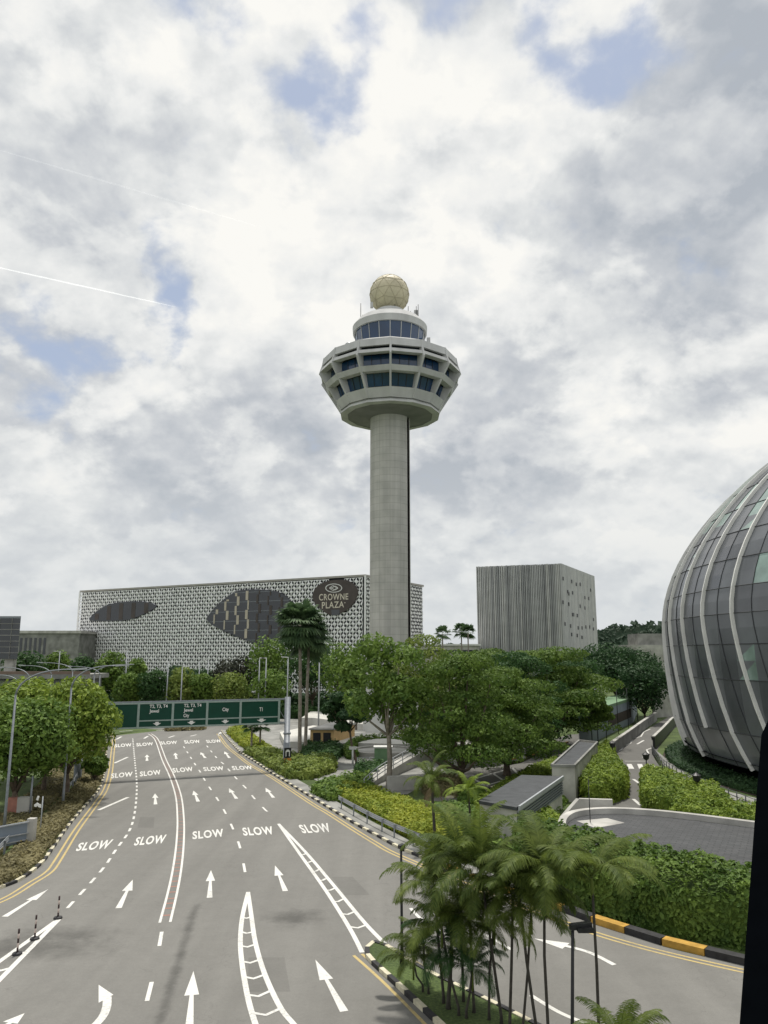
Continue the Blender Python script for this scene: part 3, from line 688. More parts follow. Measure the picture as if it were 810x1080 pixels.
FP('feather palm with spreading crown low between the straight trunks',(516,1080),(521,962),1.9,14,.06)
FP('feather palm whose crown overlaps the kerb behind the clump',(552,1094),(560,950),2.0,14,.06)
FP('dark bushy feather palm right of the thick dark stem',(492,1078),(498,1010),1.6,12,.06,0,'lf_dark')
random.seed(5)
g=P(459,893); t=PY(455,825,g.y); feather_palm('feather_palm','lone feather palm with dry hanging fronds behind the guard rail end',g,t,2.6,14,.1,None,5)
g=P(497,880); t=PY(494,835,g.y); feather_palm('feather_palm','small feather palm among the yellow-green hedge leaves',g,t,2.2,12,.08,None,0,'lf_bright')
# ------------------------------------------------------------------ hedges & shrubs
hedge('hedge','large clipped dark green hedge behind the yellow and black kerb',gpoly([(548,944),(600,955),(660,974),(720,990),(790,1003),(840,1012),(840,985),(790,965),(700,945),(600,918),(545,905)]),3.0,.14,110,'lf_rain',bump=.22,lump=1.3)
hedge('hedge','band of leafy creeper between the slate ramp roof and the clipped hedge',gpoly([(560,905),(600,915),(640,920),(640,900),(600,888),(580,868),(560,868),(548,880)]),1.6,.13,70,'lf_bright',bump=.3)
rail_p=gpath([(356,846),(380,861),(410,877),(452,897)])
hedge('hedge','bright yellow-green hedge behind the steel guard rail',gpoly([(352,842),(372,852),(400,868),(430,884),(455,895),(490,897),(480,875),(455,860),(420,848),(395,840),(365,834)]),1.15,.13,75,'lf_yellow',bump=.4,cat='hedge')
hedge('shrub_bed','yellow shrub row at the top of the planted bank beside the kerb',gpoly([(240,774),(256,789),(272,797),(288,797),(270,783),(256,770)]),1.2,.2,34,'lf_yellow',cat='shrub',bump=.5)
hedge('shrub_bed','green shrub bank between the yellow shrubs and the gantry post',gpoly([(258,794),(276,806),(300,820),(318,822),(322,806),(300,798),(275,796)]),1.2,.2,34,'lf_olive',cat='shrub',bump=.5)
hedge('shrub_bed','rounded olive shrub bed right of the gantry post',gpoly([(303,823),(330,822),(352,815),(352,806),(330,804),(308,810)]),1.3,.2,36,'lf_olive',cat='shrub',bump=.45)
hedge('shrub_bed','low green shrub bed by the kerb below the steel stair rail',gpoly([(328,836),(345,846),(365,846),(392,838),(392,824),(360,826)]),1.2,.18,40,'lf_mid',cat='shrub',bump=.5)
hedge('shrub_bed','dark shrub bed in front of the ochre kiosk',gpoly([(318,806),(350,806),(362,795),(350,786),(322,788)]),1.3,.22,30,'lf_dark',cat='shrub',bump=.6)
hedge('shrub_bed','dark shrubs behind the ramp rail below the green cabinet',gpoly([(375,822),(400,822),(405,812),(378,812)]),1.3,.22,30,'lf_dark',cat='shrub',bump=.6)
ring=[P(405+37*math.cos(a),796+11*math.sin(a)) for a in [R(t) for t in range(150,395,12)]]
hedge('hedge','curved clipped hedge around the round planter left of the green cabinet',band(ring,-.5,.5),1.5,.2,40,'lf_mid',bump=.15)
for q,hh,lb in (([(330,763),(360,764),(382,768),(382,763),(330,758)],.8,'thin low hedge on the edge of the upper white terrace'),([(330,752),(362,752),(365,743),(332,743)],1.5,'hedge behind the upper white terrace under the trees')):
    hedge('hedge',lb,gpoly(q),hh,.3,20,'lf_mid',bump=.3)
hedge('hedge','low hedge between the parking ramp and the louvred slate-roofed vent',gpoly([(500,852),(512,858),(552,826),(592,812),(588,803),(560,813),(530,830)]),.8,.14,55,'lf_bright',bump=.4)
hedge('hedge','strip of creeper along the pale wall of the louvred vent',gpoly([(560,878),(580,866),(604,838),(598,832),(570,858),(552,872)]),.7,.13,60,'lf_mid',bump=.4)
hedge('hedge','tall rounded bush at the corner of the service road crossing',gpoly([(613,843),(625,850),(645,848),(660,842),(662,830),(652,818),(636,812),(620,822)]),2.6,.16,60,'lf_bright',bump=.3,rnd=.5)
hedge('hedge','upper bush on the slope behind the concrete vent house',gpoly([(628,818),(645,812),(648,798),(640,790),(630,800)]),1.6,.2,45,'lf_bright',bump=.3,rnd=.5)
hedge('hedge','leafy hedge with a bright top along the fence below the glass dome',gpoly([(678,852),(700,862),(740,866),(775,868),(760,850),(720,838),(690,826),(678,826)]),2.2,.15,60,'lf_bright',bump=.3)
hedge('hedge','creeper spilling over the rim of the slate ramp roof',gpoly([(712,872),(750,880),(800,884),(830,884),(830,868),(770,866),(715,862)]),1.9,.15,70,'lf_bright',bump=.4)
hedge('shrub_bed','brown-green shrub strip along the left kerb',[(p.x,p.y) for p in offset(left,-.35)]+[(p.x,p.y) for p in offset(left,-2.5)[::-1]],.5,.13,75,'lf_brown',cat='shrub',bump=.5)
hedge('shrub_bed','wide brown-green ground shrubs behind the left guard rail',[(p.x,p.y) for p in offset(left,-3.1)[:54]]+[(p.x,p.y) for p in offset(left,-6.0)[:54][::-1]],.4,.14,45,'lf_brown',cat='shrub',bump=.5)
hedge('shrub_bed','clump of dark shrubs on the traffic island where the road ends',gpoly([(176,771.5),(214,770),(214,764),(176,765)]),.7,.25,30,'lf_brown',cat='shrub',bump=.5)
hedge('hedge','dark hedge closing the view behind the end of the road',[(-70,160),(0,160),(0,164),(-70,164)],3.0,.4,10,'lf_dark',bump=.4,lump=.4)
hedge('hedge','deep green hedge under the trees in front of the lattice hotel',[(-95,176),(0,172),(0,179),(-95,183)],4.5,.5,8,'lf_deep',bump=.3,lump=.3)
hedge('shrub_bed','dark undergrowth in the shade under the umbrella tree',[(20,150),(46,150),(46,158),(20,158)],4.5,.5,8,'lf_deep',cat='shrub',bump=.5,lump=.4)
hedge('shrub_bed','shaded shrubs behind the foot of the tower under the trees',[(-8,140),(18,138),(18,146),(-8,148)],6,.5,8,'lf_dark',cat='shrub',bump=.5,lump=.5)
hedge('shrub_bed','clipped russet-brown hedge block below the ramp wall',gpoly([(446,838),(482,842),(486,832),(452,828)]),1.5,.14,60,'lf_brown',cat='shrub',bump=.2)
hedge('shrub_bed','low green shrubs between the russet hedge block and the parking bay',gpoly([(484,846),(505,850),(512,838),(490,832)]),.8,.16,50,'lf_mid',cat='shrub',bump=.5)
hedge('ground_cover_bed','ground cover on the slope right of the lone palm',gpoly([(462,880),(500,895),(550,905),(560,880),(520,862),(500,856),(480,850),(455,850)]),.55,.15,45,'lf_mid',cat='shrub',bump=.6)
# far wood / hills
b=MB()
hb=[]
for i in range(41):
    x=-900+i*45; hb.append((x,900,random.uniform(16,24)+ (26 if 250<x<420 else 0)))
V=[];
for i in range(40):
    a,c=hb[i],hb[i+1]
    b.face([(a[0],900,-1),(c[0],900,-1),(c[0],930,c[2]),(a[0],930,a[2])],0,True)
hills=struct(b.build('hills',M['far_hill']))
mb=MB(); n=9000; x=RNG.uniform(-900,900,n); zz=RNG.uniform(0,1,n); hx=np.interp(x,[p[0] for p in hb],[p[2] for p in hb])
pts=np.stack([x,900+30*zz-3,hx*zz+3],1); nr=np.stack([RNG.normal(0,.4,n),-1+RNG.normal(0,.3,n),.8+RNG.normal(0,.3,n)],1); nr/=np.linalg.norm(nr,axis=1)[:,None]
mb.leaves(pts,nr,4.5,.7); o=mb.build('far_wood',M['far_hill']); o['kind']='stuff'; o['label']='distant dark green wooded ridge on the horizon'; o['category']='woodland'
# ------------------------------------------------------------------ control tower
def tower_conc():
    m,nt,p=nodes('tower_concrete'); L=nt.links
    tc=N(nt,'ShaderNodeTexCoord'); sp=N(nt,'ShaderNodeSeparateXYZ'); L.new(tc.outputs['Object'],sp.inputs[0])
    n1=N(nt,'ShaderNodeTexNoise'); n1.inputs['Scale'].default_value=.5; n1.inputs['Detail'].default_value=8; L.new(tc.outputs['Object'],n1.inputs['Vector'])
    mp=N(nt,'ShaderNodeMapping'); mp.inputs['Scale'].default_value=(1.4,1.4,.05); L.new(tc.outputs['Object'],mp.inputs['Vector'])
    n2=N(nt,'ShaderNodeTexNoise'); n2.inputs['Scale'].default_value=1.2; n2.inputs['Detail'].default_value=6; L.new(mp.outputs[0],n2.inputs['Vector'])
    at=N(nt,'ShaderNodeMath',operation='ARCTAN2'); L.new(sp.outputs['Y'],at.inputs[0]); L.new(sp.outputs['X'],at.inputs[1])
    ml=N(nt,'ShaderNodeMath',operation='MULTIPLY'); ml.inputs[1].default_value=3.6; L.new(at.outputs[0],ml.inputs[0])
    cb=N(nt,'ShaderNodeCombineXYZ'); L.new(ml.outputs[0],cb.inputs[0]); L.new(sp.outputs['Z'],cb.inputs[1])
    br=N(nt,'ShaderNodeTexBrick'); br.offset=0.0; br.inputs['Scale'].default_value=1; br.inputs['Brick Width'].default_value=1.9; br.inputs['Row Height'].default_value=1.25; br.inputs['Mortar Size'].default_value=.035
    br.inputs['Color1'].default_value=(1,1,1,1); br.inputs['Color2'].default_value=(.93,.93,.92,1); br.inputs['Mortar'].default_value=(.72,.72,.70,1); L.new(cb.outputs[0],br.inputs['Vector'])
    ad=N(nt,'ShaderNodeMath',operation='ADD'); L.new(n1.outputs['Fac'],ad.inputs[0]); L.new(n2.outputs['Fac'],ad.inputs[1])
    rp=N(nt,'ShaderNodeValToRGB'); e=rp.color_ramp.elements; e[0].position=.36; e[0].color=(.42,.415,.39,1); e[1].position=.64; e[1].color=(.56,.55,.515,1)
    hl=N(nt,'ShaderNodeMath',operation='MULTIPLY'); hl.inputs[1].default_value=.5; L.new(ad.outputs[0],hl.inputs[0]); L.new(hl.outputs[0],rp.inputs['Fac'])
    mx=N(nt,'ShaderNodeMixRGB',blend_type='MULTIPLY'); mx.inputs[0].default_value=1; L.new(rp.outputs['Color'],mx.inputs[1]); L.new(br.outputs['Color'],mx.inputs[2])
    L.new(mx.outputs[0],p.inputs['Base Color']); p.inputs['Roughness'].default_value=.85
    return m
M['towerconc']=tower_conc()
M['cabconc']=mat('cab_concrete',(.53,.53,.53),.8,.14,.5,streak=True,detail=8)
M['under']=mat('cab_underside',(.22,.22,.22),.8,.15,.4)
def glass(name,c,rough=.08,var=.3,spec=.8,metal=0.0,scale=.3):
    m=mat(name,c,rough,var,scale,spec=spec,metal=metal); return m
M['glass_blue']=glass('blue_glass',(.012,.045,.115),.06)
M['glass_dark']=glass('dark_glass',(.025,.03,.036),.12)
TD=132.0; TC=PY(411.5,560,TD).x
def tz(y): return PY(411,y,TD).z
def tr_(rpx,y):
    d=ray(411,y); return rpx*(TD/d.y)/FPX
tower=thing('control_tower',(TC,TD,0),'tall concrete air traffic control tower with flared cab and cream radome ball','control tower')
NS=14; A0=-math.pi/2
pr={k:(tr_(r,y),tz(y)) for k,(r,y) in dict(I=(45,373),B=(70.3,384),C=(71.8,391.5),W=(75,400.5),D=(69,409.5),D2=(66,414),E=(57.5,427),F=(52.2,435.5),G=(19,443)).items()}
# shaft: round with a vertical slot towards the right
rs=tr_(21.3,560); b=MB()
sa=-math.pi/2+math.acos(0)*.0; slot=math.asin(.91)-math.pi/2     # angle of slot
w=.13
arc=2*math.pi-2*w
prof=[(rs*1.02,-.2),(rs,12),(rs,pr['G'][1]+1.2)]
b.lathe(prof,64,(TC,TD),slot+w,smooth=True,arc=arc); part(b,'shaft',M['towerconc'],tower)
b=MB(); c0=Vector((TC+math.cos(slot)*(rs-.75),TD+math.sin(slot)*(rs-.75),0)); b.lathe([(rs-.5,-.2),(rs-.5,pr['G'][1]+1)],48,(TC,TD),smooth=True); part(b,'shaft_slot',M['black'],tower)
# underside
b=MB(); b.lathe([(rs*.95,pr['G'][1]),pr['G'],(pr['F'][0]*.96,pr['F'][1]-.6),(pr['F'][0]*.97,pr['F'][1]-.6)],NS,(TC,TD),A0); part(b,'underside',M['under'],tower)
# bands (closed 14-gon rings)
def lerp2(a,b_,t): return (a[0]+(b_[0]-a[0])*t,a[1]+(b_[1]-a[1])*t)
dep=1.15
def ring(p,q,name,m,dp=dep):
    b=MB(); b.lathe([p,q,(q[0]-dp,q[1]),(p[0]-dp,p[1])],NS,(TC,TD),A0,closed=True); return part(b,name,m,tower)
ring(pr['E'],pr['F'],'lower_band',M['cabconc'])
ring(pr['D'],pr['D2'],'middle_band',M['cabconc'])
tC2=lerp2(pr['C'],pr['D'],.06)
ring(pr['B'],pr['C'],'fascia',M['cabconc'],.5)
t1=lerp2(pr['C'],pr['W'],.42); ring(t1,lerp2(pr['C'],pr['W'],.8),'transom_band',M['cabconc'])
b=MB(); b.lathe([(pr['F'][0]-.02,pr['F'][1]-.12),(pr['F'][0]-.25,pr['F'][1]-.12),(pr['F'][0]-.25,pr['F'][1]-.45),(pr['F'][0]+.1,pr['F'][1]-.45),(pr['F'][0]+.1,pr['F'][1]-.75),(pr['F'][0]-1.2,pr['F'][1]-.8)],NS,(TC,TD),A0); part(b,'rim',M['cabconc'],tower)
b=MB(); b.lathe([(pr['B'][0]-.02,pr['B'][1]+.0),(pr['I'][0],pr['I'][1]),(tr_(30,372),pr['I'][1]-.02)],NS,(TC,TD),A0); part(b,'cab_roof',M['cabconc'],tower)
# ribs
for k in range(NS):
    a=A0+2*math.pi*k/NS; d=Vector((math.cos(a),math.sin(a),0)); n=Vector((-d.y,d.x,0)); b=MB(); wd=.17
    outer=[pr['B'],pr['C'],pr['W'],pr['D'],pr['D2'],pr['E'],pr['F']]; 
    for i in range(6):
        p,q=outer[i],outer[i+1]; ex=.06; dp2=[1.8,1.8,2.1,1.8,1.7,1.3,1.0]
        def V3(r,z,s): return Vector((TC,TD,z))+d*r+n*s
        A=[V3(p[0]+ex,p[1],-wd),V3(p[0]+ex,p[1],wd),V3(q[0]+ex,q[1],wd),V3(q[0]+ex,q[1],-wd)]
        Bk=[V3(p[0]-dp2[i],p[1],-wd),V3(p[0]-dp2[i],p[1],wd),V3(q[0]-dp2[i+1],q[1],wd),V3(q[0]-dp2[i+1],q[1],-wd)]
        b.face(A[::-1]); b.face([A[0],A[3],Bk[3],Bk[0]]); b.face([A[1],Bk[1],Bk[2],A[2]])
    part(b,'rib',M['cabconc'],tower)
# windows: inset glass per facet, with thin mullions
def facet_window(k,p,q,name='window',ip=2.4,iq=1.5):
    a1=A0+2*math.pi*k/NS; a2=a1+2*math.pi/NS
    c=Vector((TC,TD,0)); d1=Vector((math.cos(a1),math.sin(a1),0)); d2=Vector((math.cos(a2),math.sin(a2),0)); ins=0
    P1=c+d1*(p[0]-ip)+Vector((0,0,p[1])); P2=c+d2*(p[0]-ip)+Vector((0,0,p[1])); Q1=c+d1*(q[0]-iq)+Vector((0,0,q[1])); Q2=c+d2*(q[0]-iq)+Vector((0,0,q[1]))
    b=MB(); b.face([Q1,Q2,P2,P1]); w_=part(b,name,M['glass_blue'],tower)
    nrm=(d1+d2).normalized()*.04; f=MB()
    for t in (.33,.66): f.bar(Q1.lerp(Q2,t)+nrm,P1.lerp(P2,t)+nrm,.09,.09)
    f.bar(Q1.lerp(P1,.12)+nrm,Q2.lerp(P2,.12)+nrm,.1,.12)
    f.build('mullion',M['black'],w_,tower)
for k in range(NS):
    facet_window(k,lerp2(pr['C'],pr['W'],.7),pr['D'],ip=1.9,iq=1.05); facet_window(k,(pr['D2'][0],pr['D2'][1]+.1),pr['E'],ip=1.6,iq=.95)
b=MB(); p=lerp2(pr['B'],pr['C'],.9); q=lerp2(pr['C'],pr['W'],.5); b.lathe([(q[0]-.8,q[1]),(p[0]-.8,p[1])],NS,(TC,TD),A0); part(b,'slot_window',M['glass_dark'],tower)
b=MB(); b.lathe([(pr['F'][0]-1.3,pr['F'][1]+.2),(pr['D'][0]-2.6,pr['D'][1]),(pr['B'][0]-3.2,pr['B'][1]-.7)],NS,(TC,TD),A0); part(b,'inner_core',M['black'],tower)
# upper cab
zb,zt=tz(371),tz(353.5); ru=tr_(36.8,352); rb=tr_(34.5,371)
b=MB(); b.lathe([(rb+.5,pr['I'][1]-.9),(rb+.5,zb+.02),(rb-.6,zb+.02)],20,(TC,TD),A0); part(b,'upper_base',M['cabconc'],tower)
b=MB(); b.lathe([(rb,zb-.1),(ru,zt+.1)],20,(TC,TD),A0); part(b,'upper_glazing',M['glass_blue'],tower)
b=MB()
for k in range(20):
    a=A0+2*math.pi*k/20; d=Vector((math.cos(a),math.sin(a),0)); b=MB(); b.bar(Vector((TC,TD,zb-.1))+d*(rb+.05),Vector((TC,TD,zt+.1))+d*(ru+.05),.12,.12); part(b,'glazing_bar',M['cabconc'],tower)
b=MB(); zr=tz(347); b.lathe([(ru-.6,zt),(ru+.35,zt),(ru+.45,zr),(tr_(33,341),tz(340)),(tr_(19,334),tz(334.5)),(.1,tz(334))],40,(TC,TD),A0,smooth=False); part(b,'upper_roof',M['cabconc'],tower)
b=MB(); b.lathe([(tr_(17,333),tz(336)),(tr_(15,331),tz(329)),(.1,tz(329))],32,(TC,TD),smooth=False); part(b,'radome_base',M['cabconc'],tower)
M['radome']=mat('cream_radome',(.60,.54,.39),.6,.12,.5)
M['radome_seam']=mat('radome_seam',(.46,.41,.30),.6,.1,.5)
import bmesh
bm=bmesh.new(); rr=tr_(20.8,311); bmesh.ops.create_icosphere(bm,subdivisions=2,radius=rr)
rc=Vector((PY(410.7,311,TD).x,TD,tz(311)))
bmesh.ops.subdivide_edges(bm,edges=bm.edges[:],cuts=2,use_grid_fill=True)
for v in bm.verts: v.co=v.co.normalized()*rr
b=MB()
for f in bm.faces: b.face([v.co+rc for v in f.verts],0,False)
bm.free()
bm=bmesh.new(); bmesh.ops.create_icosphere(bm,subdivisions=2,radius=rr*1.004)
for e in bm.edges:
    p0,p1=e.verts[0].co.copy(),e.verts[1].co.copy(); aa=[(p0.lerp(p1,t/5)).normalized()*rr*1.003+rc for t in range(6)]
    for i in range(5): b.bar(aa[i],aa[i+1],.07,.05,1)
bm.free()
part(b,'radome',[M['radome'],M['radome_seam']],tower)
for (px,y0,y1) in ((380.5,336,320),(382.5,336,332),(430.5,333,323),(433,334,328),(439,336,323),(441,336,321),(416.5,332,318)):
    b=MB(); a=PY(px,y0,TD-2); c=PY(px,y1,TD-2); b.tube([a-Vector((0,0,.9)),c],.06,5); part(b,'antenna',M['black'],tower)
b=MB()
for px,py,sx in ((439,333,.8),(392,324.5,.5),(452,362,.6)):
    c=PY(px,py,TD-1.5); b.box(c,(sx,.6,1.0))
part(b,'aerial_box',M['cabconc'],tower)
b=MB(); c=PY(368,365,TD-2); b.tube([c-Vector((0,0,1.6)),c],.1,6); b.sphere(c+Vector((0,0,.2)),(.75,.5,.55),10,6); b.box(c+Vector((.8,0,-.2)),(.8,.7,.8)); part(b,'dish',M['steel_lt'],tower)
# pale lobby at the tower foot
b=MB(); b.box((TC-2.0,TD-7,0),(4.0,3,13.5)); b.box((TC,TD-4.5,0),(9,2,5.5)); tag(b.build('tower_annex',M['white_wall']),'white service block at the foot of the control tower behind the trees','annex')
# ------------------------------------------------------------------ hotel with lattice
HZ=36.0
hC=P(385,606,HZ); hL=P(85,623,HZ); hS=P(444,617,HZ)
u=(hC-hL); u.z=0; HL=u.length; u.normalize(); nf=Vector((u.y,-u.x,0))      # outward towards camera
v=Vector((-u.y,u.x,0)); HS=(hS-hC).dot(v)+1
hotel=thing('hotel',tuple(Vector((hC.x,hC.y,0))),'long white lattice-clad hotel with eye-shaped windows and dark name panel','hotel')
b=MB(); o=Vector((hL.x,hL.y,0)); b.obox(o-nf*.9,u*(HL-.9),v*(HS),Vector((0,0,HZ-.6))); 
M['hotel_wall']=mat('hotel_wall',(.05,.053,.06),.6,.2,.3)
part(b,'wall',M['hotel_wall'],hotel)
b=MB(); b.obox(o+nf*.15-u*.3+Vector((0,0,HZ-.55)),u*(HL+.45),v*(HS+.3),Vector((0,0,.6))); M['roofgrey']=mat('hotel_roof_edge',(.40,.38,.35),.8,.1,.5); part(b,'roof',M['roofgrey'],hotel)
M['lattice']=mat('white_lattice',(.88,.88,.88),.55,.06,.3)
def plate(mb,pts3,m=0): mb.face(pts3,m)
def inellipse(s_,z_,shapes): 
    return any(inpoly(np.array([s_]),np.array([z_]),sh)[0] for sh in shapes)
def fpx(px,py):
    q=PP(px,py,o,nf); return ((q-o).dot(u), q.z)
eye1=[fpx(x,y) for x,y in [(95,653.5),(103,645),(115,638),(130,635),(150,634.5),(160,636),(166,640),(158,645),(148,650),(135,654),(118,655),(105,655)]]
eye2=[fpx(x,y) for x,y in [(219,653.5),(226,643),(236,633),(248,625),(258,622),(280,622),(296,625),(307,633),(316,645),(308,660),(295,672),(280,682),(265,677),(245,669),(230,662)]]
sgn=[fpx(x,y) for x,y in [(330.5,628),(334,620),(342,614.5),(352,612),(362,611.5),(371,614),(378,622),(377,630),(373,637),(367,643),(358,647.5),(349,648.5),(340,643),(333,636)]]
shapes=[eye1,eye2,sgn]
b=MB(); cw_=1.06; ch=1.12; rows=int((HZ-1.0)/ch)
def latt(mb,org,du,dn,length,skip):
    nc=int(length/cw_)
    for r in range(rows):
        for c in range(nc):
            s0=c*cw_+.3; z0=HZ-.8-(r+1)*ch
            if s0+cw_>length+.4: continue
            if skip and inellipse(s0+cw_/2,z0+ch/2,shapes): continue
            f=lambda s_,z_,d_: org+du*(s0+s_*cw_)+dn*d_+Vector((0,0,z0+z_*ch))
            rg=random.Random(c*97+r*31); dA,dB=(.36,.0) if (c+r)%2 else (.0,.36)
            C=[f(0,0,dA),f(1,0,dB),f(1,1,dA),f(0,1,dB)]
            k=.80; jx,jz=rg.uniform(-.07,.07),rg.uniform(-.07,.07); hw_=rg.uniform(.36,.50); hh_=rg.uniform(.44,.56); sl_=.30 if (c+r)%2 else -.22
            Hh=[f(.5+jx+sl_,.5+jz-hh_,.2),f(.5+jx+hw_,.5+jz+.1,.3),f(.5+jx-sl_,.5+jz+hh_,.12),f(.5+jx-hw_,.5+jz-.1,.2)]
            for i in range(4):
                mb.face([C[i],C[(i+1)%4],Hh[i]]); mb.face([C[(i+1)%4],Hh[(i+1)%4],Hh[i]])
latt(b,o,u,nf,HL-.5,True)
latt(b,Vector((hC.x,hC.y,0)),v,u,HS-.5,False)
part(b,'lattice_screen',M['lattice'],hotel)
b=MB(); b.bar(hC+nf*.15+u*.15-Vector((0,0,.3)),Vector((hC.x,hC.y,0))+nf*.15+u*.15,.55,.55); part(b,'corner_trim',M['lattice'],hotel); b=MB(); b.bar(hL+nf*.15-u*.1-Vector((0,0,.3)),Vector((hL.x,hL.y,0))+nf*.15-u*.1,.5,.5); part(b,'corner_trim',M['lattice'],hotel)
def fpanel(poly,d0,d1,name,m,parent=hotel):
    b=MB(); F=lambda s_,z_,d_: o+u*s_+nf*d_+Vector((0,0,z_))
    A=sum(poly[i][0]*poly[(i+1)%len(poly)][1]-poly[(i+1)%len(poly)][0]*poly[i][1] for i in range(len(poly)))
    pl=poly if A>0 else poly[::-1]
    b.face([F(x,y,d1) for x,y in pl]); n=len(pl)
    for i in range(n):
        a,c=pl[i],pl[(i+1)%n]; b.face([F(a[0],a[1],d0),F(c[0],c[1],d0),F(c[0],c[1],d1),F(a[0],a[1],d1)])
    return part(b,name,m,parent,hotel)
def grow(poly,k):
    cx=sum(p[0] for p in poly)/len(poly); cy=sum(p[1] for p in poly)/len(poly); return [(cx+(x-cx)*k,cy+(y-cy)*k) for x,y in poly]
M['eye_dark']=glass('hotel_glass',(.014,.018,.026),.15)
M['beige']=mat('beige_mullion',(.55,.49,.40),.6,.1,1)
M['brownpanel']=mat('brown_panel',(.075,.06,.055),.5,.2,.4)
def smooth_poly(poly,per=4):
    q=[Vector((x,y,0)) for x,y in poly]; q=[q[-1]]+q+[q[0],q[1]]; r=smooth_path(q,per); return [(p.x,p.y) for p in r[per:-per-0]][:-1]
for poly,name in ((eye1,'eye_window'),(eye2,'eye_window')):
    win=fpanel(smooth_poly(poly),-.6,.50,name,M['eye_dark'])
    f=MB(); xs=[p[0] for p in poly]; x=min(xs)
    def span(xx):
        zs=[]
        for i in range(len(poly)):
            a,c=poly[i],poly[(i+1)%len(poly)]
            if (a[0]<=xx)!=(c[0]<=xx): zs.append(a[1]+(c[1]-a[1])*(xx-a[0])/(c[0]-a[0]))
        return (min(zs),max(zs)) if len(zs)>=2 else None
    k=0; big=poly is eye2
    x+=3
    while x<max(xs)-2:
        sp=span(x)
        if sp and sp[1]-sp[0]>1.5:
            if big:
                z_=sp[0]+.4; j=0
                while z_<sp[1]-.4:
                    h_=min(2.9,sp[1]-.3-z_); off_=(.8 if (j%2) else 0); 
                    f.obox(o+u*(x+off_)+nf*.505+Vector((0,0,z_)),u*random.choice((.5,.8,1.0)),nf*.12,Vector((0,0,h_)),0 if k<4 else 1); z_+=3.0; j+=1
            else: f.obox(o+u*x+nf*.505+Vector((0,0,sp[0]+.3)),u*1.9,nf*.05,Vector((0,0,sp[1]-sp[0]-.6)),1)
        x+=4.3 if big else 6.0; k+=1
    if big:
        zz=min(p[1] for p in poly)+2
        while zz<max(p[1] for p in poly)-.5:
            xs_=[]
            for i in range(len(poly)):
                a,c=poly[i],poly[(i+1)%len(poly)]
                if (a[1]<=zz)!=(c[1]<=zz): xs_.append(a[0]+(c[0]-a[0])*(zz-a[1])/(c[1]-a[1]))
            if len(xs_)>=2: f.obox(o+u*(min(xs_)+.3)+nf*.503+Vector((0,0,zz)),u*(max(xs_)-min(xs_)-.6),nf*.06,Vector((0,0,.14)),2)
            zz+=3.0
    f.build('mullion',[M['beige'],M['brownpanel'],M['steel']],win,hotel)
sp_=fpanel(smooth_poly(sgn),-.5,.50,'name_panel',M['brownpanel'])
M['sign_cream']=mat('sign_cream',(.72,.66,.55),.5,.05,2)
def FX(px,py,d=.54):
    q=PP(px,py,o+nf*d,nf); return q
b=MB(); put_text(b,'CROWNE',FX(336.5,633.5),FX(367.3,632.3),FX(336.5,626.5),FX(367.3,625.8),bold=.012,spacing=1.1); put_text(b,'PLAZA',FX(339.5,642),FX(362.8,640.5),FX(339.5,635),FX(362.8,634),bold=.012,spacing=1.1)
b.face([FX(363.3,635.2),FX(364.2,635.2),FX(364.2,636.2),FX(363.3,636.2)][::-1])
b.build('hotel_lettering',M['sign_cream'],sp_,hotel)
b=MB(); ce=(352,620.2)
ringp=[]
for i in range(33):
    a=2*math.pi*i/32; ringp.append((FX(ce[0]+8.9*math.cos(a),ce[1]-4.7*math.sin(a)-.0*math.cos(a)),FX(ce[0]+8.0*math.cos(a),ce[1]-4.0*math.sin(a))))
for i in range(32): b.face([ringp[i][0],ringp[i+1][0],ringp[i+1][1],ringp[i][1]])
for sg in (-1,1):          # interlaced ribbon strokes
    for oy in (-1.1,.6):
        pts=[(ce[0]+t*4.6,ce[1]+oy*sg+sg*1.3*math.sin(t*3.0+oy)) for t in [k/8-1 for k in range(17)]]
        for i in range(16):
            a,c=pts[i],pts[i+1]; b.face([FX(a[0],a[1]+.33,.55+.004*(sg+2*oy)),FX(c[0],c[1]+.33,.55+.004*(sg+2*oy)),FX(c[0],c[1]-.33,.55+.004*(sg+2*oy)),FX(a[0],a[1]-.33,.55+.004*(sg+2*oy))])
b.build('emblem',M['sign_white'],sp_,hotel)
b=MB(); q=[FX(349.5,649,.515),FX(358,648.5,.515),FX(358,642.8,.515),FX(349.5,643,.515)]; b.face(q); b.build('recess',M['glass_dark'],sp_,hotel)
# ------------------------------------------------------------------ grey louvred block
GZ=41.0; gC=P(592,594,GZ); gL=P(502,597.5,GZ); gR=P(627,607.5,GZ)
u2=(gC-gL); u2.z=0; GL=u2.length; u2.normalize(); v2=(gR-gC); v2.z=0; GS=v2.length; v2.normalize()
blk=thing('office_block',(gC.x,gC.y,0),'grey box-shaped block clad in vertical louvres with scattered small dark openings','building')
M['louvre']=mat('louvre_grey',(.42,.425,.425),.6,.1,.4); M['louvre_dk']=mat('louvre_dark',(.30,.305,.31),.6,.12,.4); M['louvre_lt']=mat('louvre_light',(.49,.49,.48),.6,.1,.4)
b=MB(); og=Vector((gL.x,gL.y,0)); n2=Vector((u2.y,-u2.x,0)); b.obox(og+v2*.6,u2*(GL-.7),v2*(GS-.6),Vector((0,0,GZ-.3))); part(b,'wall',M['louvre_dk'],blk)
b=MB(); random.seed(3); x=0
while x<GL-.3:
    w_=random.choice((.28,.34,.4)); b.obox(og+u2*x+v2*(.6-random.uniform(.42,.6)),u2*w_,v2*.75,Vector((0,0,GZ-random.uniform(0,.1))),random.choice((0,0,1,2))); x+=w_+random.choice((.14,.2,.26))
part(b,'louvre_screen',[M['louvre'],M['louvre_dk'],M['louvre_lt']],blk)
b=MB(); oc=Vector((gC.x,gC.y,0)); x=0
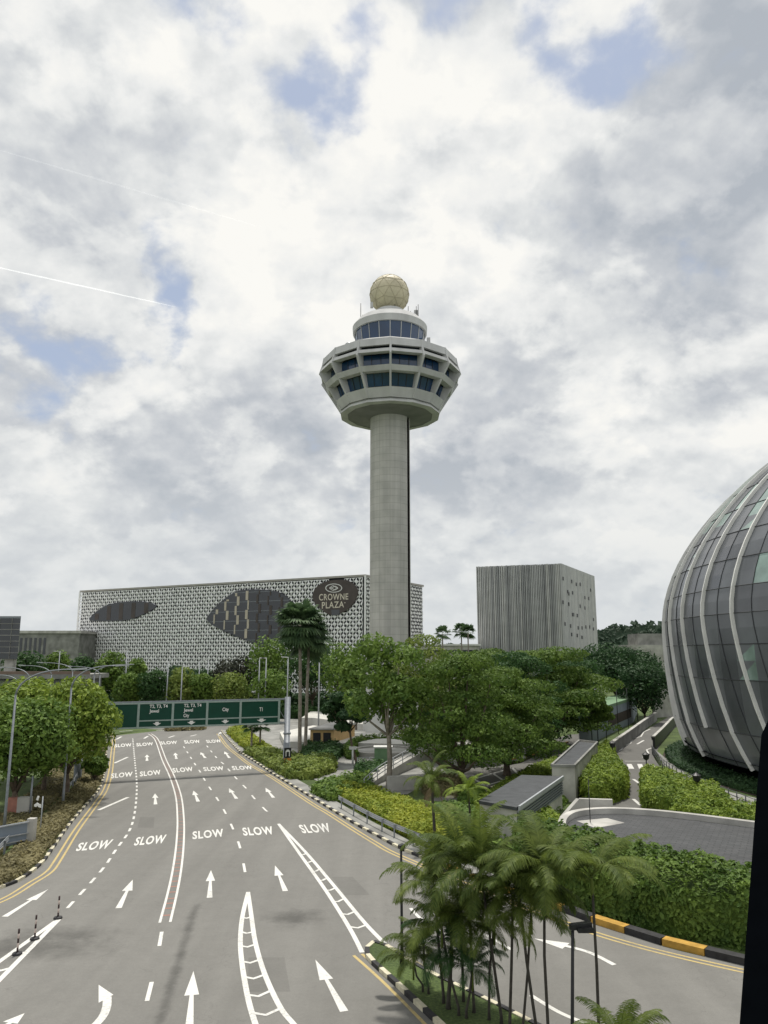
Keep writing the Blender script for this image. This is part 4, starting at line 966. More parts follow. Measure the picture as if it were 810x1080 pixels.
while x<GS-.2:
    w_=.5; b.obox(oc+v2*x-u2*.58,v2*w_,u2*(.5+random.uniform(0,.08)),Vector((0,0,GZ-.05)),random.choice((0,0,2))); x+=w_+.05
part(b,'side_screen',[M['louvre'],M['louvre_dk'],M['louvre_lt']],blk)
for (px,py) in ((594,612),(603,615),(608,618),(612,618),(623,624),(600,628),(599,626),(604,627),(617,632),(621,633),(594,637),(600,639),(604,650),(609,651),(612,641),(617,643),(596,660),(602,662),(610,664),(614,664),(626,655),(603,671),(609,672),(614,674),(622,663),(618,663),(626,665),(605,650)):
    n3=Vector((v2.y,-v2.x,0)); q=PP(px,py,oc,n3); b=MB(); b.obox(q-v2*.6-n3*.05,v2*1.2,n3*.15,Vector((0,0,1.1))); part(b,'window',M['black'],blk)
# ------------------------------------------------------------------ buildings far left & right
a=PY(22,652,150); bl=thing('glass_building',(a.x-14,150,0),'dark glass building on pale columns at the left edge','building')
b=MB(); zt=a.z; zb_=PY(20,695,150).z; fpb=[(a.x-28,150),(a.x,150),(a.x*1.16,174),(a.x*1.16-28,174)]; b.prism(fpb,zb_,zt); part(b,'wall',M['glass_dark'],bl)
b=MB(); 
for i in range(1,7): b=MB(); b.box((a.x-14,149.96,zb_+i*(zt-zb_)/7),(28,.1,.12)); part(b,'glazing_bar',M['concrete_dk'],bl)
for i in range(8,12): b=MB(); b.box((a.x-28+i*2.4,149.93,zb_),(.08,.1,zt-zb_)); part(b,'glazing_bar',M['concrete_dk'],bl)
b=MB(); b.prism(fpb,zt,zt+.4); part(b,'roof',M['steel'],bl)
for x in (-2,-9,-18): b=MB(); b.box((a.x+x,151.5,0),(1.6,1.6,zb_)); part(b,'column',M['concrete'],bl)
a=PY(20,668,260); c=PY(84,669,260); lw=thing('terminal_building',((a.x+c.x)/2,260,0),'low grey block with a flat roof beside the lattice hotel','building')
b=MB(); b.box(((a.x+c.x)/2-6,270,0),(c.x-a.x+12,20,a.z)); part(b,'wall',M['concrete_dk'],lw)
b=MB(); b.box(((a.x+c.x)/2-6,270,a.z),(c.x-a.x+13,21,.9)); part(b,'roof',M['concrete'],lw)
for i in range(6): b=MB(); b.box((a.x+1+i*1.6,259.95,a.z-7),(.8,.12,5.5)); part(b,'window',M['glass_dark'],lw)
b=MB(); fz=PY(20,716,140).z; ft=PY(20,708,140).z; x0=PY(-40,700,140).x; x1=PY(95,700,140).x
b.box(((x0+x1)/2,145,fz),(x1-x0,10,.8)); b.box(((x0+x1)/2,140.2,fz+.8),(x1-x0,.4,ft-fz-.8),m=1)
b.box(((x0+x1)/2,145,0),(x1-x0-2,8,fz),m=0)
hedge('hedge','tall dark hedge growing against the elevated road with the brown parapet',[(x0-4,133),(x1+2,133),(x1+2,138),(x0-4,138)],fz-.3,.45,9,'lf_dark',bump=.35,lump=.5)
M['brownwall']=mat('brown_parapet',(.22,.16,.13),.8,.15,.5)
tag(b.build('viaduct',[M['concrete_dk'],M['brownwall']]),'elevated road with a brown parapet behind the left trees','viaduct')
# right far low building beside dome
a=PY(676,667,230); tb_=thing('rooftop_building',(a.x+10,240,0),'pale low building with a small plant room beside the glass dome','building')
b=MB(); b.box((a.x+10,240,0),(26,18,PY(676,680,230).z)); part(b,'wall',M['concrete'],tb_); b=MB(); b.box((a.x+10,238,PY(676,680,230).z),(20,10,PY(676,668,230).z-PY(676,680,230).z)); part(b,'plant_room',M['concrete_dk'],tb_)
b=MB(); b.box((a.x+12,232.9,PY(676,676,230).z),(3,.2,1.5)); part(b,'window',M['black'],tb_)
a=PY(440,690,235); c=PY(505,681,235); b=MB(); b.box(((a.x+c.x)/2,240,0),(c.x-a.x,12,c.z)); b.box(((a.x+c.x)/2,240,c.z),(c.x-a.x+1,13,.5),m=1); b.box(((a.x+c.x)/2,233.9,c.z-2.2),(c.x-a.x-1,.2,.9),m=2)
tag(b.build('terminal_building',[M['concrete'],M['white_wall'],M['glass_dark']]),'distant pale low terminal between the tower shaft and the grey block','building')
# ------------------------------------------------------------------ glass dome with ribs
dcx,dcy=83.88,85.63
dome=thing('glass_dome',(dcx,dcy,0),'huge bulging glass and steel dome with curved pale ribs at the right edge','dome')
prof=[(47.6,1.7),(48.7,5.18),(49.25,10.47),(49.4,14),(49.37,17.09),(48.9,19.81),(47.8,22.85),(46.05,26.02),(43.7,29.2),(40.85,32.32),(37.45,35.31),(33.6,38.11),(29.4,40.67),(25.26,42.96),(20.53,44.92),(15.68,46.53),(10.81,47.77),(6.08,48.6),(.5,49.02)]
pv=smooth_path([Vector((r,0,z)) for r,z in prof],2); pf=[(p.x,p.z) for p in pv]
M['panel']=mat('grey_dome_panel',(.125,.134,.148),.28,.22,.25,spec=.7); M['panel2']=mat('dark_dome_panel',(.09,.096,.108),.25,.2,.25,spec=.7)
M['paneglass']=mat('green_dome_glass',(.24,.33,.30),.15,.3,.4,spec=.8); M['seam']=mat('dome_seam',(.045,.048,.052),.5,.1,1)
rib_d=.113; random.seed(21)
tw=lambda z: .085*max(0,(18-z)/16)**1.4
NR=int(2*math.pi/rib_d); rib_d=2*math.pi/NR; sub=2
b=MB(); S=MB()
for k in range(NR*sub):
    a1=k*rib_d/sub; a2=a1+rib_d/sub
    if not (math.pi*.60<a1<math.pi*1.52): step=1
    for i in range(len(pf)-1):
        (r1,z1),(r2,z2)=pf[i],pf[i+1]
        q=[Vector((dcx+r1*math.cos(a1),dcy+r1*math.sin(a1),z1)),Vector((dcx+r1*math.cos(a2),dcy+r1*math.sin(a2),z1)),Vector((dcx+r2*math.cos(a2),dcy+r2*math.sin(a2),z2)),Vector((dcx+r2*math.cos(a1),dcy+r2*math.sin(a1),z2))]
        zm=(z1+z2)/2
        if zm>28: pg=.45
        elif zm>20: pg=.12
        elif zm>9: pg=.05
        else: pg=.015
        cellr=random.Random((k//1)*131+(i//2)*17); x=cellr.random()
        mi=2 if x<pg else (1 if x<pg+.25 else 0)
        if mi==2 and cellr.random()<.55 and zm<28:
            b.face([q[0],q[1],q[2]],2); b.face([q[0],q[2],q[3]],0)
        else: b.face(q,mi)
part(b,'shell',[M['panel'],M['panel2'],M['paneglass']],dome)
b=MB()
for i in range(0,len(pf)-4,2):
    r,z=pf[i]; b.lathe([(r+.02,z-.05),(r+.08,z),(r+.02,z+.05)],NR*2,(dcx,dcy))
for k in range(NR):
    a=(k+.5)*rib_d; b.tube([(dcx+(r+.03)*math.cos(a+tw(z)),dcy+(r+.03)*math.sin(a+tw(z)),z) for r,z in pf[:-4]],.04,4,caps=False)
part(b,'glazing_seam',M['seam'],dome)
M['ribw']=mat('pale_rib',(.78,.77,.74),.5,.1,.5)
for k in range(NR):
    a=k*rib_d
    if not (math.pi*.55<a<math.pi*1.6): continue
    i0=(0,1,0,2)[k%4]; pts=pf[i0:-5]; b=MB(); hw=.115; hh=.36
    V=[]
    for j,(r,z) in enumerate(pts):
        r2,z2=pts[min(j+1,len(pts)-1)]; r1,z1=pts[max(j-1,0)]; t=Vector((r2-r1,z2-z1)).normalized(); nr_,nz_=t.y,-t.x
        d=Vector((math.cos(a+tw(z)),math.sin(a+tw(z)),0)); n=Vector((-d.y,d.x,0)); base=Vector((dcx,dcy,z))+d*r; out=d*nr_+Vector((0,0,nz_)); V.append((base-n*hw,base-n*hw*.8+out*hh,base+n*hw*.8+out*hh,base+n*hw))
    for j in range(len(V)-1):
        A,C=V[j],V[j+1]
        for e in range(3): b.face([A[e],A[e+1],C[e+1],C[e]])
    b.face(list(V[0])[::-1]); b.face(list(V[-1]))
    part(b,'rib',M['ribw'],dome)
b=MB(); b.lathe([(45.5,-.1),(45.3,2.2),(48,2.2)],96,(dcx,dcy)); part(b,'plinth',M['darkpier'],dome)
# ground beds around dome
b=MB(); b.lathe([(44,.05),(50.6,.05)],96,(dcx,dcy)); struct(b.build('planting_bed',M['terracotta']))
hedge('shrub_bed','dark low planting curving round the foot of the glass dome',[(dcx+46.5*math.cos(a),dcy+46.5*math.sin(a)) for a in [math.pi*(.72+.03*i) for i in range(24)]]+[(dcx+50.2*math.cos(a),dcy+50.2*math.sin(a)) for a in [math.pi*(.72+.03*i) for i in range(24)]][::-1],.9,.16,22,'lf_deep',cat='shrub',bump=.5)
# fence along the dome path
def fence(name,label,path,h,sp,m,rails=(.5,.98),pr_=.045,post_top=False,cat='fence'):
    root=thing(name,tuple(path[0]),label,cat); z=path[0].z
    L=[0]
    for i in range(1,len(path)): L.append(L[-1]+(path[i]-path[i-1]).length)
    s_=0; tops=[]
    while s_<=L[-1]:
        for i in range(1,len(L)):
            if s_<=L[i]+1e-6: p=path[i-1].lerp(path[i],(s_-L[i-1])/max(1e-6,L[i]-L[i-1])); break
        b=MB(); b.tube([p,p+Vector((0,0,h))],pr_,6); part(b,'post',m,root); tops.append(p); s_+=sp
    for f in rails:
        b=MB(); b.tube([p+Vector((0,0,h*f)) for p in tops],pr_*.55,6); part(b,'rail',m,root)
    return root
M['fencepost']=mat('fence_steel',(.10,.105,.11),.5,.1,3)
fence('fence','slim steel post fence curving along the lawn below the glass dome',gpath([(688,796),(697,809),(710,820),(730,830),(755,841),(790,856),(830,872)],0,4),1.25,1.6,M['fencepost'],rails=(.35,.65,.95),pr_=.055)
sheet('dome_path',gpoly([(692,792),(702,800),(716,812),(740,824),(770,836),(830,850),(830,862),(780,847),(742,832),(714,819),(700,808)]),.06,M['concrete_dk'])
# ------------------------------------------------------------------ vents, ramp roof, walls on the right
def quadprism(mb,pts,z0,z1,m=0,mt=None): mb.prism([(p.x,p.y) for p in pts],z0,z1,m,mt)
vz=2.5; vp=[P(506,846,vz),P(550,819,vz),P(592,820.5,vz),P(545,853,vz)]
ven=thing('vent_house',tuple(Vector((vp[3].x,vp[3].y,0))),'low vent house with a slate roof and black louvres on its right side','vent house')
b=MB(); quadprism(b,vp,0,vz-.1); part(b,'wall',M['concrete'],ven)
cc=sum(vp,Vector())/4; b=MB(); quadprism(b,[cc+(p-cc)*1.02 for p in vp],vz-.1,vz+.12,0); part(b,'roof',M['slate'],ven)
b=MB(); A,B_=vp[3],vp[2]; dv=(B_-A); nn=Vector((dv.y,-dv.x,0)).normalized()
for i in range(6):
    z_=vz-.25-i*.2; b.obox(Vector((A.x,A.y,z_))+nn*.02,dv,nn*.12,Vector((0,0,.1)),0)
b.obox(Vector((A.x,A.y,vz-1.3))+nn*.002,dv,nn*.012,Vector((0,0,1.15)),1); part(b,'louvre',[M['steel'],M['black']],ven)
b=MB(); b.obox(Vector((A.x,A.y,vz-.1))+nn*.1,dv,nn*.15,Vector((0,0,.3))); part(b,'parapet',M['steel_lt'],ven)
vz=3.0; vp=[P(582,808.5,vz),P(611,782,vz),P(630,784,vz),P(606,809,vz)]
ven=thing('vent_house',tuple(Vector((vp[3].x,vp[3].y,0))),'bare concrete vent house with a narrow slate roof above the tall rounded bush','vent house')
b=MB(); quadprism(b,vp,0,vz); part(b,'wall',M['concrete'],ven)
cc=sum(vp,Vector())/4; b=MB(); quadprism(b,[cc+(p-cc)*.93 for p in vp],vz,vz+.06); part(b,'roof',M['slate'],ven)
b=MB()
for i in range(4):
    a,c=vp[i],vp[(i+1)%4]; b.bar(Vector((a.x,a.y,vz+.1)),Vector((c.x,c.y,vz+.1)),.2,.22)
part(b,'parapet',M['concrete_dk'],ven)
# curved ramp roof
def tile_mat():
    m,nt,p=nodes('slate_tiles'); L=nt.links; tc=N(nt,'ShaderNodeTexCoord'); mp=N(nt,'ShaderNodeMapping'); mp.inputs['Rotation'].default_value=(0,0,R(28)); L.new(tc.outputs['Object'],mp.inputs['Vector'])
    br=N(nt,'ShaderNodeTexBrick'); br.inputs['Scale'].default_value=1; br.inputs['Brick Width'].default_value=.7; br.inputs['Row Height'].default_value=.30; br.inputs['Mortar Size'].default_value=.03
    br.inputs['Color1'].default_value=(.042,.045,.048,1); br.inputs['Color2'].default_value=(.062,.064,.067,1); br.inputs['Mortar'].default_value=(.025,.026,.028,1); L.new(mp.outputs[0],br.inputs['Vector'])
    n1=N(nt,'ShaderNodeTexNoise'); n1.inputs['Scale'].default_value=.6; n1.inputs['Detail'].default_value=6; L.new(tc.outputs['Object'],n1.inputs['Vector'])
    mr=N(nt,'ShaderNodeMapRange'); mr.inputs[3].default_value=.65; mr.inputs[4].default_value=1.4; L.new(n1.outputs['Fac'],mr.inputs[0])
    sc=N(nt,'ShaderNodeVectorMath',operation='SCALE'); L.new(br.outputs['Color'],sc.inputs[0]); L.new(mr.outputs[0],sc.inputs['Scale'])
    L.new(sc.outputs[0],p.inputs['Base Color']); p.inputs['Roughness'].default_value=.7
    bp=N(nt,'ShaderNodeBump'); bp.inputs['Strength'].default_value=.5; bp.inputs['Distance'].default_value=.03; L.new(br.outputs['Fac'],bp.inputs['Height']); bp.invert=True; L.new(bp.outputs['Normal'],p.inputs['Normal'])
    return m
M['tiles']=tile_mat()
rz=1.9; rim=smooth_path([P(x,y,rz) for x,y in [(655,915),(620,900),(604,886),(597,873),(601,864),(613,859),(640,856.5),(680,858),(730,863),(800,872),(860,880)]],5)
rp_=[(p.x,p.y) for p in rim]+[tuple(P(860,925,rz)[:2]),tuple(P(760,925,rz)[:2])]
ramp=thing('ramp_roof',(rp_[0][0],rp_[0][1],0),'dark tiled oval ramp roof with a pale curved rim','ramp roof')
b=MB(); b.prism(rp_,0,rz-.12); part(b,'roof',M['tiles'],ramp)
b=MB()
inner=offset(rim,-.0); outer=offset(rim,.5)
tst=outer[10]; 
if inpoly(np.array([tst.x]),np.array([tst.y]),rp_)[0]: outer=offset(rim,-.5)
for i in range(len(rim)-1):
    a,c,d_,e=inner[i],inner[i+1],outer[i+1],outer[i]
    q=[Vector((p.x,p.y,0)) for p in (a,c,d_,e)]; b.prism([(p.x,p.y) for p in q],.0,rz+.25)
part(b,'rim',M['concrete'],ramp)
b=MB(); q=[P(608,864,rz),P(640,861,rz),P(659,866,rz),P(628,871.5,rz)]; b.face([(p.x,p.y,rz-.11) for p in q[::-1]]); part(b,'pale_patch',M['concrete'],ramp)
tz2=2.6; w=[P(593,863,tz2-1.2),P(611,842.5,tz2),P(646,843.5,tz2),P(646,856,tz2-.9)]
tr=thing('ramp_wall',(w[1].x,w[1].y,0),'pale concrete retaining walls of the ramp behind the oval tiled roof','wall')
for i in range(3):
    b=MB(); a,c=w[i],w[i+1]; d_=(c-a); d_.z=0; nn=Vector((-d_.y,d_.x,0)).normalized()*.35
    pts=[a,c,c+nn,a+nn]; 
    b.face([(p.x,p.y,p.z) for p in pts]); 
    for j in range(4):
        p,q=pts[j],pts[(j+1)%4]; b.face([(p.x,p.y,0),(q.x,q.y,0),(q.x,q.y,q.z),(p.x,p.y,p.z)])
    part(b,'wall_panel',M['concrete'],tr)
fence('railing','grey tubular railing on top of the ramp wall by the louvred vent',[P(596,838),P(622,838)],1.1,1.0,M['steel'],rails=(.5,.98),pr_=.03,cat='railing')
b=MB(); p=P(624,897); b.tube([p,p+Vector((0,0,4.6))],.03,6); tag(b.build('thin_mast',M['black']),'thin dark mast standing on the oval ramp roof edge','mast')
# car park building with green roof
cz=4.2; cp=[P(612,790,0),P(668,762,0),P(672,752,0),P(610,770,0)]
cpk=thing('car_park',tuple(cp[0]),'low blue-grey car park wall with a green planted roof under the trees','car park')
b=MB(); b.prism([(p.x,p.y) for p in cp],0,cz); part(b,'wall',M['bluegrey'],cpk)
b=MB(); cc=sum(cp,Vector())/4; b.prism([((cc+(p-cc)*1.03).x,(cc+(p-cc)*1.03).y) for p in cp],cz,cz+.5); part(b,'roof',M['green_box'],cpk)
b=MB(); a,c=cp[0],cp[1]; d_=c-a; nn=Vector((d_.y,-d_.x,0)).normalized(); b.obox(a+d_*.45+nn*.02+Vector((0,0,1.2)),d_*.5,nn*.05,Vector((0,0,1.6))); part(b,'opening',M['terracotta'],cpk)
for t,lb in ((.05,0),(.28,0),(.5,0),(.72,0),(.95,0)):
    p=a.lerp(c,t)+nn*1.2; b=MB(); b.tube([p,p+Vector((0,0,7))],.06,6); part(b,'pole',M['black'],cpk)
# parapets of the service road
def wallpath(name,label,path,h,w_,m,cat='wall'):
    root=thing(name,tuple(path[0]),label,cat); b=MB()
    for i in range(len(path)-1):
        d_=path[i+1]-path[i]; nn=Vector((-d_.y,d_.x,0)).normalized()*w_; b.obox(path[i]-nn/2,d_,nn,Vector((0,0,h)))
    part(b,'panel',m,root); b=MB()
    for i in range(len(path)-1):
        d_=path[i+1]-path[i]; nn=Vector((-d_.y,d_.x,0)).normalized()*(w_+.12); b.obox(path[i]-nn/2+Vector((0,0,h)),d_,nn,Vector((0,0,.14)))
    part(b,'coping',M['concrete'],root); return root
wallpath('parapet','stepped grey concrete parapet on the left of the service road',[P(646,796),P(664,782),P(680,769),P(692,760)],1.5,.4,M['concrete_dk'])
wallpath('parapet','dark parapet on the dome side of the service road',[P(690,790),P(700,779),P(709,768),P(714,764)],1.6,.3,M['black'])
wallpath('retaining_wall','tall plain concrete wall at the far end of the service road',[P(690,757),P(716,755)],5.0,.5,M['concrete'])
# black lantern posts
def lantern(label,g,h,group=None,name='lantern_post'):
    root=thing(name,tuple(g),label,'lamp post',group); b=MB(); b.tube([g,g+Vector((0,0,.5)),g+Vector((0,0,h-.6))],[.12,.07,.06],8); part(b,'post',M['black'],root)
    b=MB(); b.lathe([(.08,h-.65),(.28,h-.5),(.36,h-.1),(.42,h-.05),(.1,h+.15),(.01,h+.25)],10,(g.x,g.y)); 
    for v_ in range(len(b.v)): b.v[v_]=(b.v[v_][0],b.v[v_][1],b.v[v_][2]+g.z)
    part(b,'lantern',M['black'],root); return root
for px,by,ty,lb in ((647,806,783,'black lantern post at the left of the zebra crossing'),(683,826,795,'black lantern post right of the zebra crossing before the leafy hedge'),(690,788,781,'short dark lantern on the far dark parapet'),(737,853,817,'black lantern post rising from the hedge beneath the dome ribs'),(689,762,731,'tall dark lamp post by the wall at the end of the service road'),(631,786,762,'black lamp post by the blue-grey car park wall')):
    g=P(px,by); lantern(lb,g,max(1.5,PY(px,ty,g.y).z))
def spot(label,bpx,ty,arm):
    g=P(*bpx); g.z=.13; root=thing('street_lamp',tuple(g),label,'lamp post'); t=PY(bpx[0]-1,ty,g.y); b=MB(); b.tube([g,g+Vector((0,0,.8)),t],[.1,.06,.05],8); part(b,'post',M['black'],root)
    b=MB(); b.bar(t+Vector((-.08,0,-.02)),t+Vector((arm,.1,.03)),.22,.16); b.box(t+Vector((arm*.62,0,-.15)),(arm*.8,.34,.14)); part(b,'lamp_head',M['black'],root); return root
spot('slim black lamp post on the nose of the grass island',(424,1020),893,.12)
spot('black lamp post with flat head in front of the yellow and black kerb',(605,1135),977,.62)
# person by the dome
def person(label,g,h=1.7):
    sk=[(0,0,.93),(0,0,1.15),(0,.0,1.40),(0,0,1.50),(0,-.02,1.60),(.1,0,.88),(.11,.12,.48),(.12,.0,.06),(-.1,0,.88),(-.11,-.1,.48),(-.12,-.2,.08),(.2,0,1.40),(.25,.05,1.12),(.24,-.1,.9),(-.2,0,1.40),(-.25,.08,1.12),(-.22,-.12,.92),(.12,-.14,.03),(-.12,-.34,.06),(0,-.02,1.70)]
    ed=[(0,1),(1,2),(2,3),(3,4),(0,5),(5,6),(6,7),(0,8),(8,9),(9,10),(2,11),(11,12),(12,13),(2,14),(14,15),(15,16),(7,17),(10,18),(4,19)]
    rd=[.15,.14,.16,.06,.09,.09,.065,.045,.09,.065,.045,.065,.05,.035,.065,.05,.035,.04,.04,.08]
    me=bpy.data.meshes.new('person'); me.from_pydata(sk,ed,[]); o_=bpy.data.objects.new('person',me); col.objects.link(o_)
    md=o_.modifiers.new('skin','SKIN'); 
    for i,r in enumerate(rd): me.skin_vertices[0].data[i].radius=(r,r*.8 if i<3 else r)
    me.skin_vertices[0].data[0].use_root=True
    s_=o_.modifiers.new('sub','SUBSURF'); s_.levels=1; s_.render_levels=1
    dg=bpy.context.evaluated_depsgraph_get(); m2=bpy.data.meshes.new_from_object(o_.evaluated_get(dg)); bpy.data.objects.remove(o_)
    m2.name='person'; o_=bpy.data.objects.new('person',m2); col.objects.link(o_); o_.location=g
    for k_ in ('skin_tone','white_shirt','dark_trousers'): pass
    m2.materials.clear()
    for mm in (mat('skin',(.35,.22,.15),.6,.05),mat('shirt',(.75,.75,.75),.8,.05),mat('trousers',(.04,.045,.06),.8,.1)): m2.materials.append(mm)
    for p in m2.polygons:
        z_=p.center.z; x_=abs(p.center.x); p.material_index = 0 if (z_>1.46 or (x_>.19 and z_<1.15 and z_>.8)) else (1 if z_>.92 else 2); p.use_smooth=True
    hb=MB(); hb.sphere((g.x,g.y+.01,g.z+1.68),(.095,.105,.09),10,6); tag(o_,label,'person'); o_['org']=list(g); hb.build('hair',M['black'],o_,o_)
    return o_
person('person in a white shirt and dark trousers walking below the dome ribs',P(713,838)+Vector((0,0,.06)))
# ------------------------------------------------------------------ terraces, kiosk, plaza things
def terr(label,pts,z0,z1,m='concrete'):
    b=MB(); b.prism([tuple(P(x,y,z1)[:2]) for x,y in pts],z0,z1); return tag(b.build('terrace',M[m]),label,'terrace')
M['terrace_pale']=mat('terrace_pale',(.55,.54,.50),.85,.1,.4)
terr('upper pale concrete terrace below the trees right of the fan palms',[(318,757),(334,746),(398,746),(425,752),(425,763),(385,764),(330,757)],0,1.5,'terrace_pale')
terr('lower wide pale terrace behind the ochre kiosk',[(295,772),(330,765),(385,771),(440,771),(440,785),(300,782)],0,.9,'terrace_pale')
terr('pale slab edge beside the upper terrace under the trees',[(350,747),(362,737),(385,737),(385,747)],0,2.2,'terrace_pale')
kz=2.6; kp=[P(327,790),P(352,790),P(374,783),P(350,782)]; ks=thing('kiosk',tuple(kp[0]),'small ochre kiosk with openings and a flat pale roof','kiosk')
b=MB(); b.prism([(p.x,p.y) for p in kp],0,kz); part(b,'wall',M['ochre'],ks); b=MB(); cc=sum(kp,Vector())/4; b.prism([((cc+(p-cc)*1.08).x,(cc+(p-cc)*1.08).y) for p in kp],kz,kz+.2); part(b,'roof',M['concrete'],ks)
for t in (.12,.55):
    a,c=kp[0],kp[1]; d_=c-a; nn=Vector((d_.y,-d_.x,0)).normalized(); b=MB(); b.obox(a+d_*t+nn*.02+Vector((0,0,.9)),d_*.32,nn*.05,Vector((0,0,1.3))); part(b,'opening',M['black'],ks)
c=P(404,810); cb_=thing('cabinet',tuple(c),'pale green equipment cabinet beside the ramp railing','cabinet'); b=MB(); b.box(c,(2.0,1.4,2.3)); part(b,'body',M['green_box'],cb_); b=MB(); b.box(c+Vector((0,0,2.3)),(2.2,1.6,.15)); part(b,'lid',M['white_wall'],cb_); b=MB(); b.box(c+Vector((0,-.72,.3)),(.9,.04,1.7)); part(b,'door',M['green_box'],cb_)
c=P(405,796); b=MB(); b.lathe([(4.4,0),(4.4,.7),(3.9,.7),(3.9,.5),(.1,.5)],32,(c.x,c.y)); tag(b.build('planter',M['concrete']),'round concrete planter inside the curved hedge','planter')
fence('railing','low white railing in front of the green cabinet',[P(377,808),P(417,808)],1.0,1.4,M['steel_lt'],rails=(.55,.98),pr_=.05,cat='railing')
b=MB(); c=P(372,806); b.tube([c,c+Vector((0,0,1.7))],.12,8); b.box(c+Vector((0,0,1.7)),(.9,.25,.35)); tag(b.build('sign_post',M['white_wall']),'small white T-shaped post left of the white railing','sign')
# ramp stair with steel railing
rp0=[P(384,837),P(398,828),P(415,820),P(435,811),P(456,803)]
rw=thing('stair_ramp',tuple(rp0[0]),'curved concrete ramp with a steel railing below the airy tree','ramp')
b=MB()
for i in range(4):
    a,c=rp0[i].copy(),rp0[i+1].copy(); d_=c-a; nn=Vector((d_.y,-d_.x,0)).normalized()*1.6; z1,z2=.2+i*.35,.2+(i+1)*.35
    b.face([(a.x,a.y,z1),(c.x,c.y,z2),(c.x-nn.x,c.y-nn.y,z2),(a.x-nn.x,a.y-nn.y,z1)]); b.face([(a.x,a.y,-.02),(c.x,c.y,-.02),(c.x,c.y,z2),(a.x,a.y,z1)]); a2,c2=a-nn,c-nn; b.face([(c2.x,c2.y,-.02),(a2.x,a2.y,-.02),(a2.x,a2.y,z1),(c2.x,c2.y,z2)])
part(b,'wall',M['concrete'],rw)
b=MB(); q=P(453,829); b.box(P(440,832),(6,1.0,1.3),rz=.35); part(b,'side_wall',M['concrete'],rw)
tp=[p+Vector((0,0,.2+i*.35)) for i,p in enumerate(rp0)]; fine=smooth_path(tp,4)
for hgt in (1.15,.75,.38):
    b=MB(); b.tube([p+Vector((0,0,hgt)) for p in fine],.045,6); part(b,'rail',M['steel_lt'],rw)
for p in fine[::2]: b=MB(); b.tube([p,p+Vector((0,0,1.15))],.045,6); part(b,'post',M['steel_lt'],rw)
b=MB(); b.box(P(500,806),(5,4,2.6),rz=.4); b.box(P(528,801)+Vector((0,1.5,0)),(6,3,3),rz=.3,m=1); tag(b.build('toll_hut',[M['concrete'],M['white_wall']]),'pale low hut under the layered tree beside the ramp entrance','hut')
b=MB(); k2=[P(470,842,.0),P(500,839),P(530,827),P(556,815),P(600,793)]; kerb(smooth_path(k2,4),h=.2,w=.3,blk=1.2)
kerb(smooth_path([P(520,803),P(548,800),P(575,792),P(600,783)],4),h=.2,w=.3,blk=1.3,mats=[M['kerb_yellow'],M['kerb_black']])
# ------------------------------------------------------------------ guard rails
def guard(label,path,h=.9,z0=.12):
    path=[Vector((p.x,p.y,z0)) for p in path]; root=thing('guard_rail',tuple(path[0]),label,'guard rail')
    b=MB(); prof_=[(0,-.16),(.05,-.12),(.05,-.05),(0,0),(.05,.05),(.05,.12),(0,.16)]
    off_=[]
    for i,p in enumerate(path):
        t=path[min(i+1,len(path)-1)]-path[max(i-1,0)]; n=Vector((-t.y,t.x,0)).normalized(); off_.append([p+n*(x+.08)+Vector((0,0,h-.16+z)) for x,z in prof_]+[p+n*(x+.05)+Vector((0,0,h-.16+z)) for x,z in prof_[::-1]])
    K=len(prof_)*2
    for i in range(len(path)-1):
        for j in range(K): b.face([off_[i][j],off_[i+1][j],off_[i+1][(j+1)%K],off_[i][(j+1)%K]])
    b.face(off_[0][::-1]); b.face(off_[-1]); part(b,'beam',M['steel_lt'],root)
    s_=0;last=-9
    for i in range(1,len(path)):
        s_+=(path[i]-path[i-1]).length
        if s_-last>2: last=s_; b=MB(); b.box(path[i],(.1,.12,h-.02)); part(b,'post',M['steel'],root)
    return root
guard('long steel guard rail in front of the yellow-green hedge',gpath([(356,852),(380,866),(410,882),(430,891),(453,901)],0,4))
guard('steel guard rail in the shrubs at the lower left corner',[p for p in offset(gpath(KL,0,6),-2.85)][4:27])
guard('short steel guard rail under the verge trees by the upper left kerb',[p for p in offset(gpath(KL,0,6),-2.5)][38:47])
# ------------------------------------------------------------------ gantry sign
gA=Vector((PY(303,760,91).x,91,0)); gB=Vector((PY(86,760,82.5).x,82.5,0)); gd=(gB-gA).normalized(); gn=Vector((-gd.y,gd.x,0)) 
if gn.y>0: gn=-gn
gz0=5.15; gz1=7.85
gan=thing('gantry_sign',tuple(gA),'green overhead gantry sign with five boards spanning the road','road sign')
def GP(px,py,d=0.0): return PP(px,py,gA+gn*d,gn)
for g0 in (gA,gB):
    b=MB(); b.tube([g0-Vector((0,0,.05)),g0+Vector((0,0,.3)),g0+Vector((0,0,3.0)),g0+Vector((0,0,3.0)),g0+Vector((0,0,gz1+.25))],[.42,.40,.40,.34,.34],14); part(b,'post',M['steel'],gan)
    b=MB(); b.tube([g0+Vector((0,0,3.9)),g0+Vector((0,0,4.1))],.44,14); part(b,'collar',M['steel'],gan)
b=MB()
for z_ in (gz0+.02,gz1): 
    for dd in (.0,-.9): b.bar(gA+gn*dd+Vector((0,0,z_)),gB+gn*dd+Vector((0,0,z_)),.14,.14)
nseg=13
for i in range(nseg+1):
    p=gA.lerp(gB,i/nseg)
    b.bar(p+Vector((0,0,gz0)),p+Vector((0,0,gz1)),.09)
    if i<nseg:
        q=gA.lerp(gB,(i+1)/nseg); b.bar(p+Vector((0,0,gz0)),q+Vector((0,0,gz1)),.07) if i%2==0 else b.bar(p+Vector((0,0,gz1)),q+Vector((0,0,gz0)),.07)
part(b,'truss',M['steel'],gan)
def gs(px): return (GP(px,750)-gA).dot(gd)
bounds=[294.5,254,219,183,147,113]
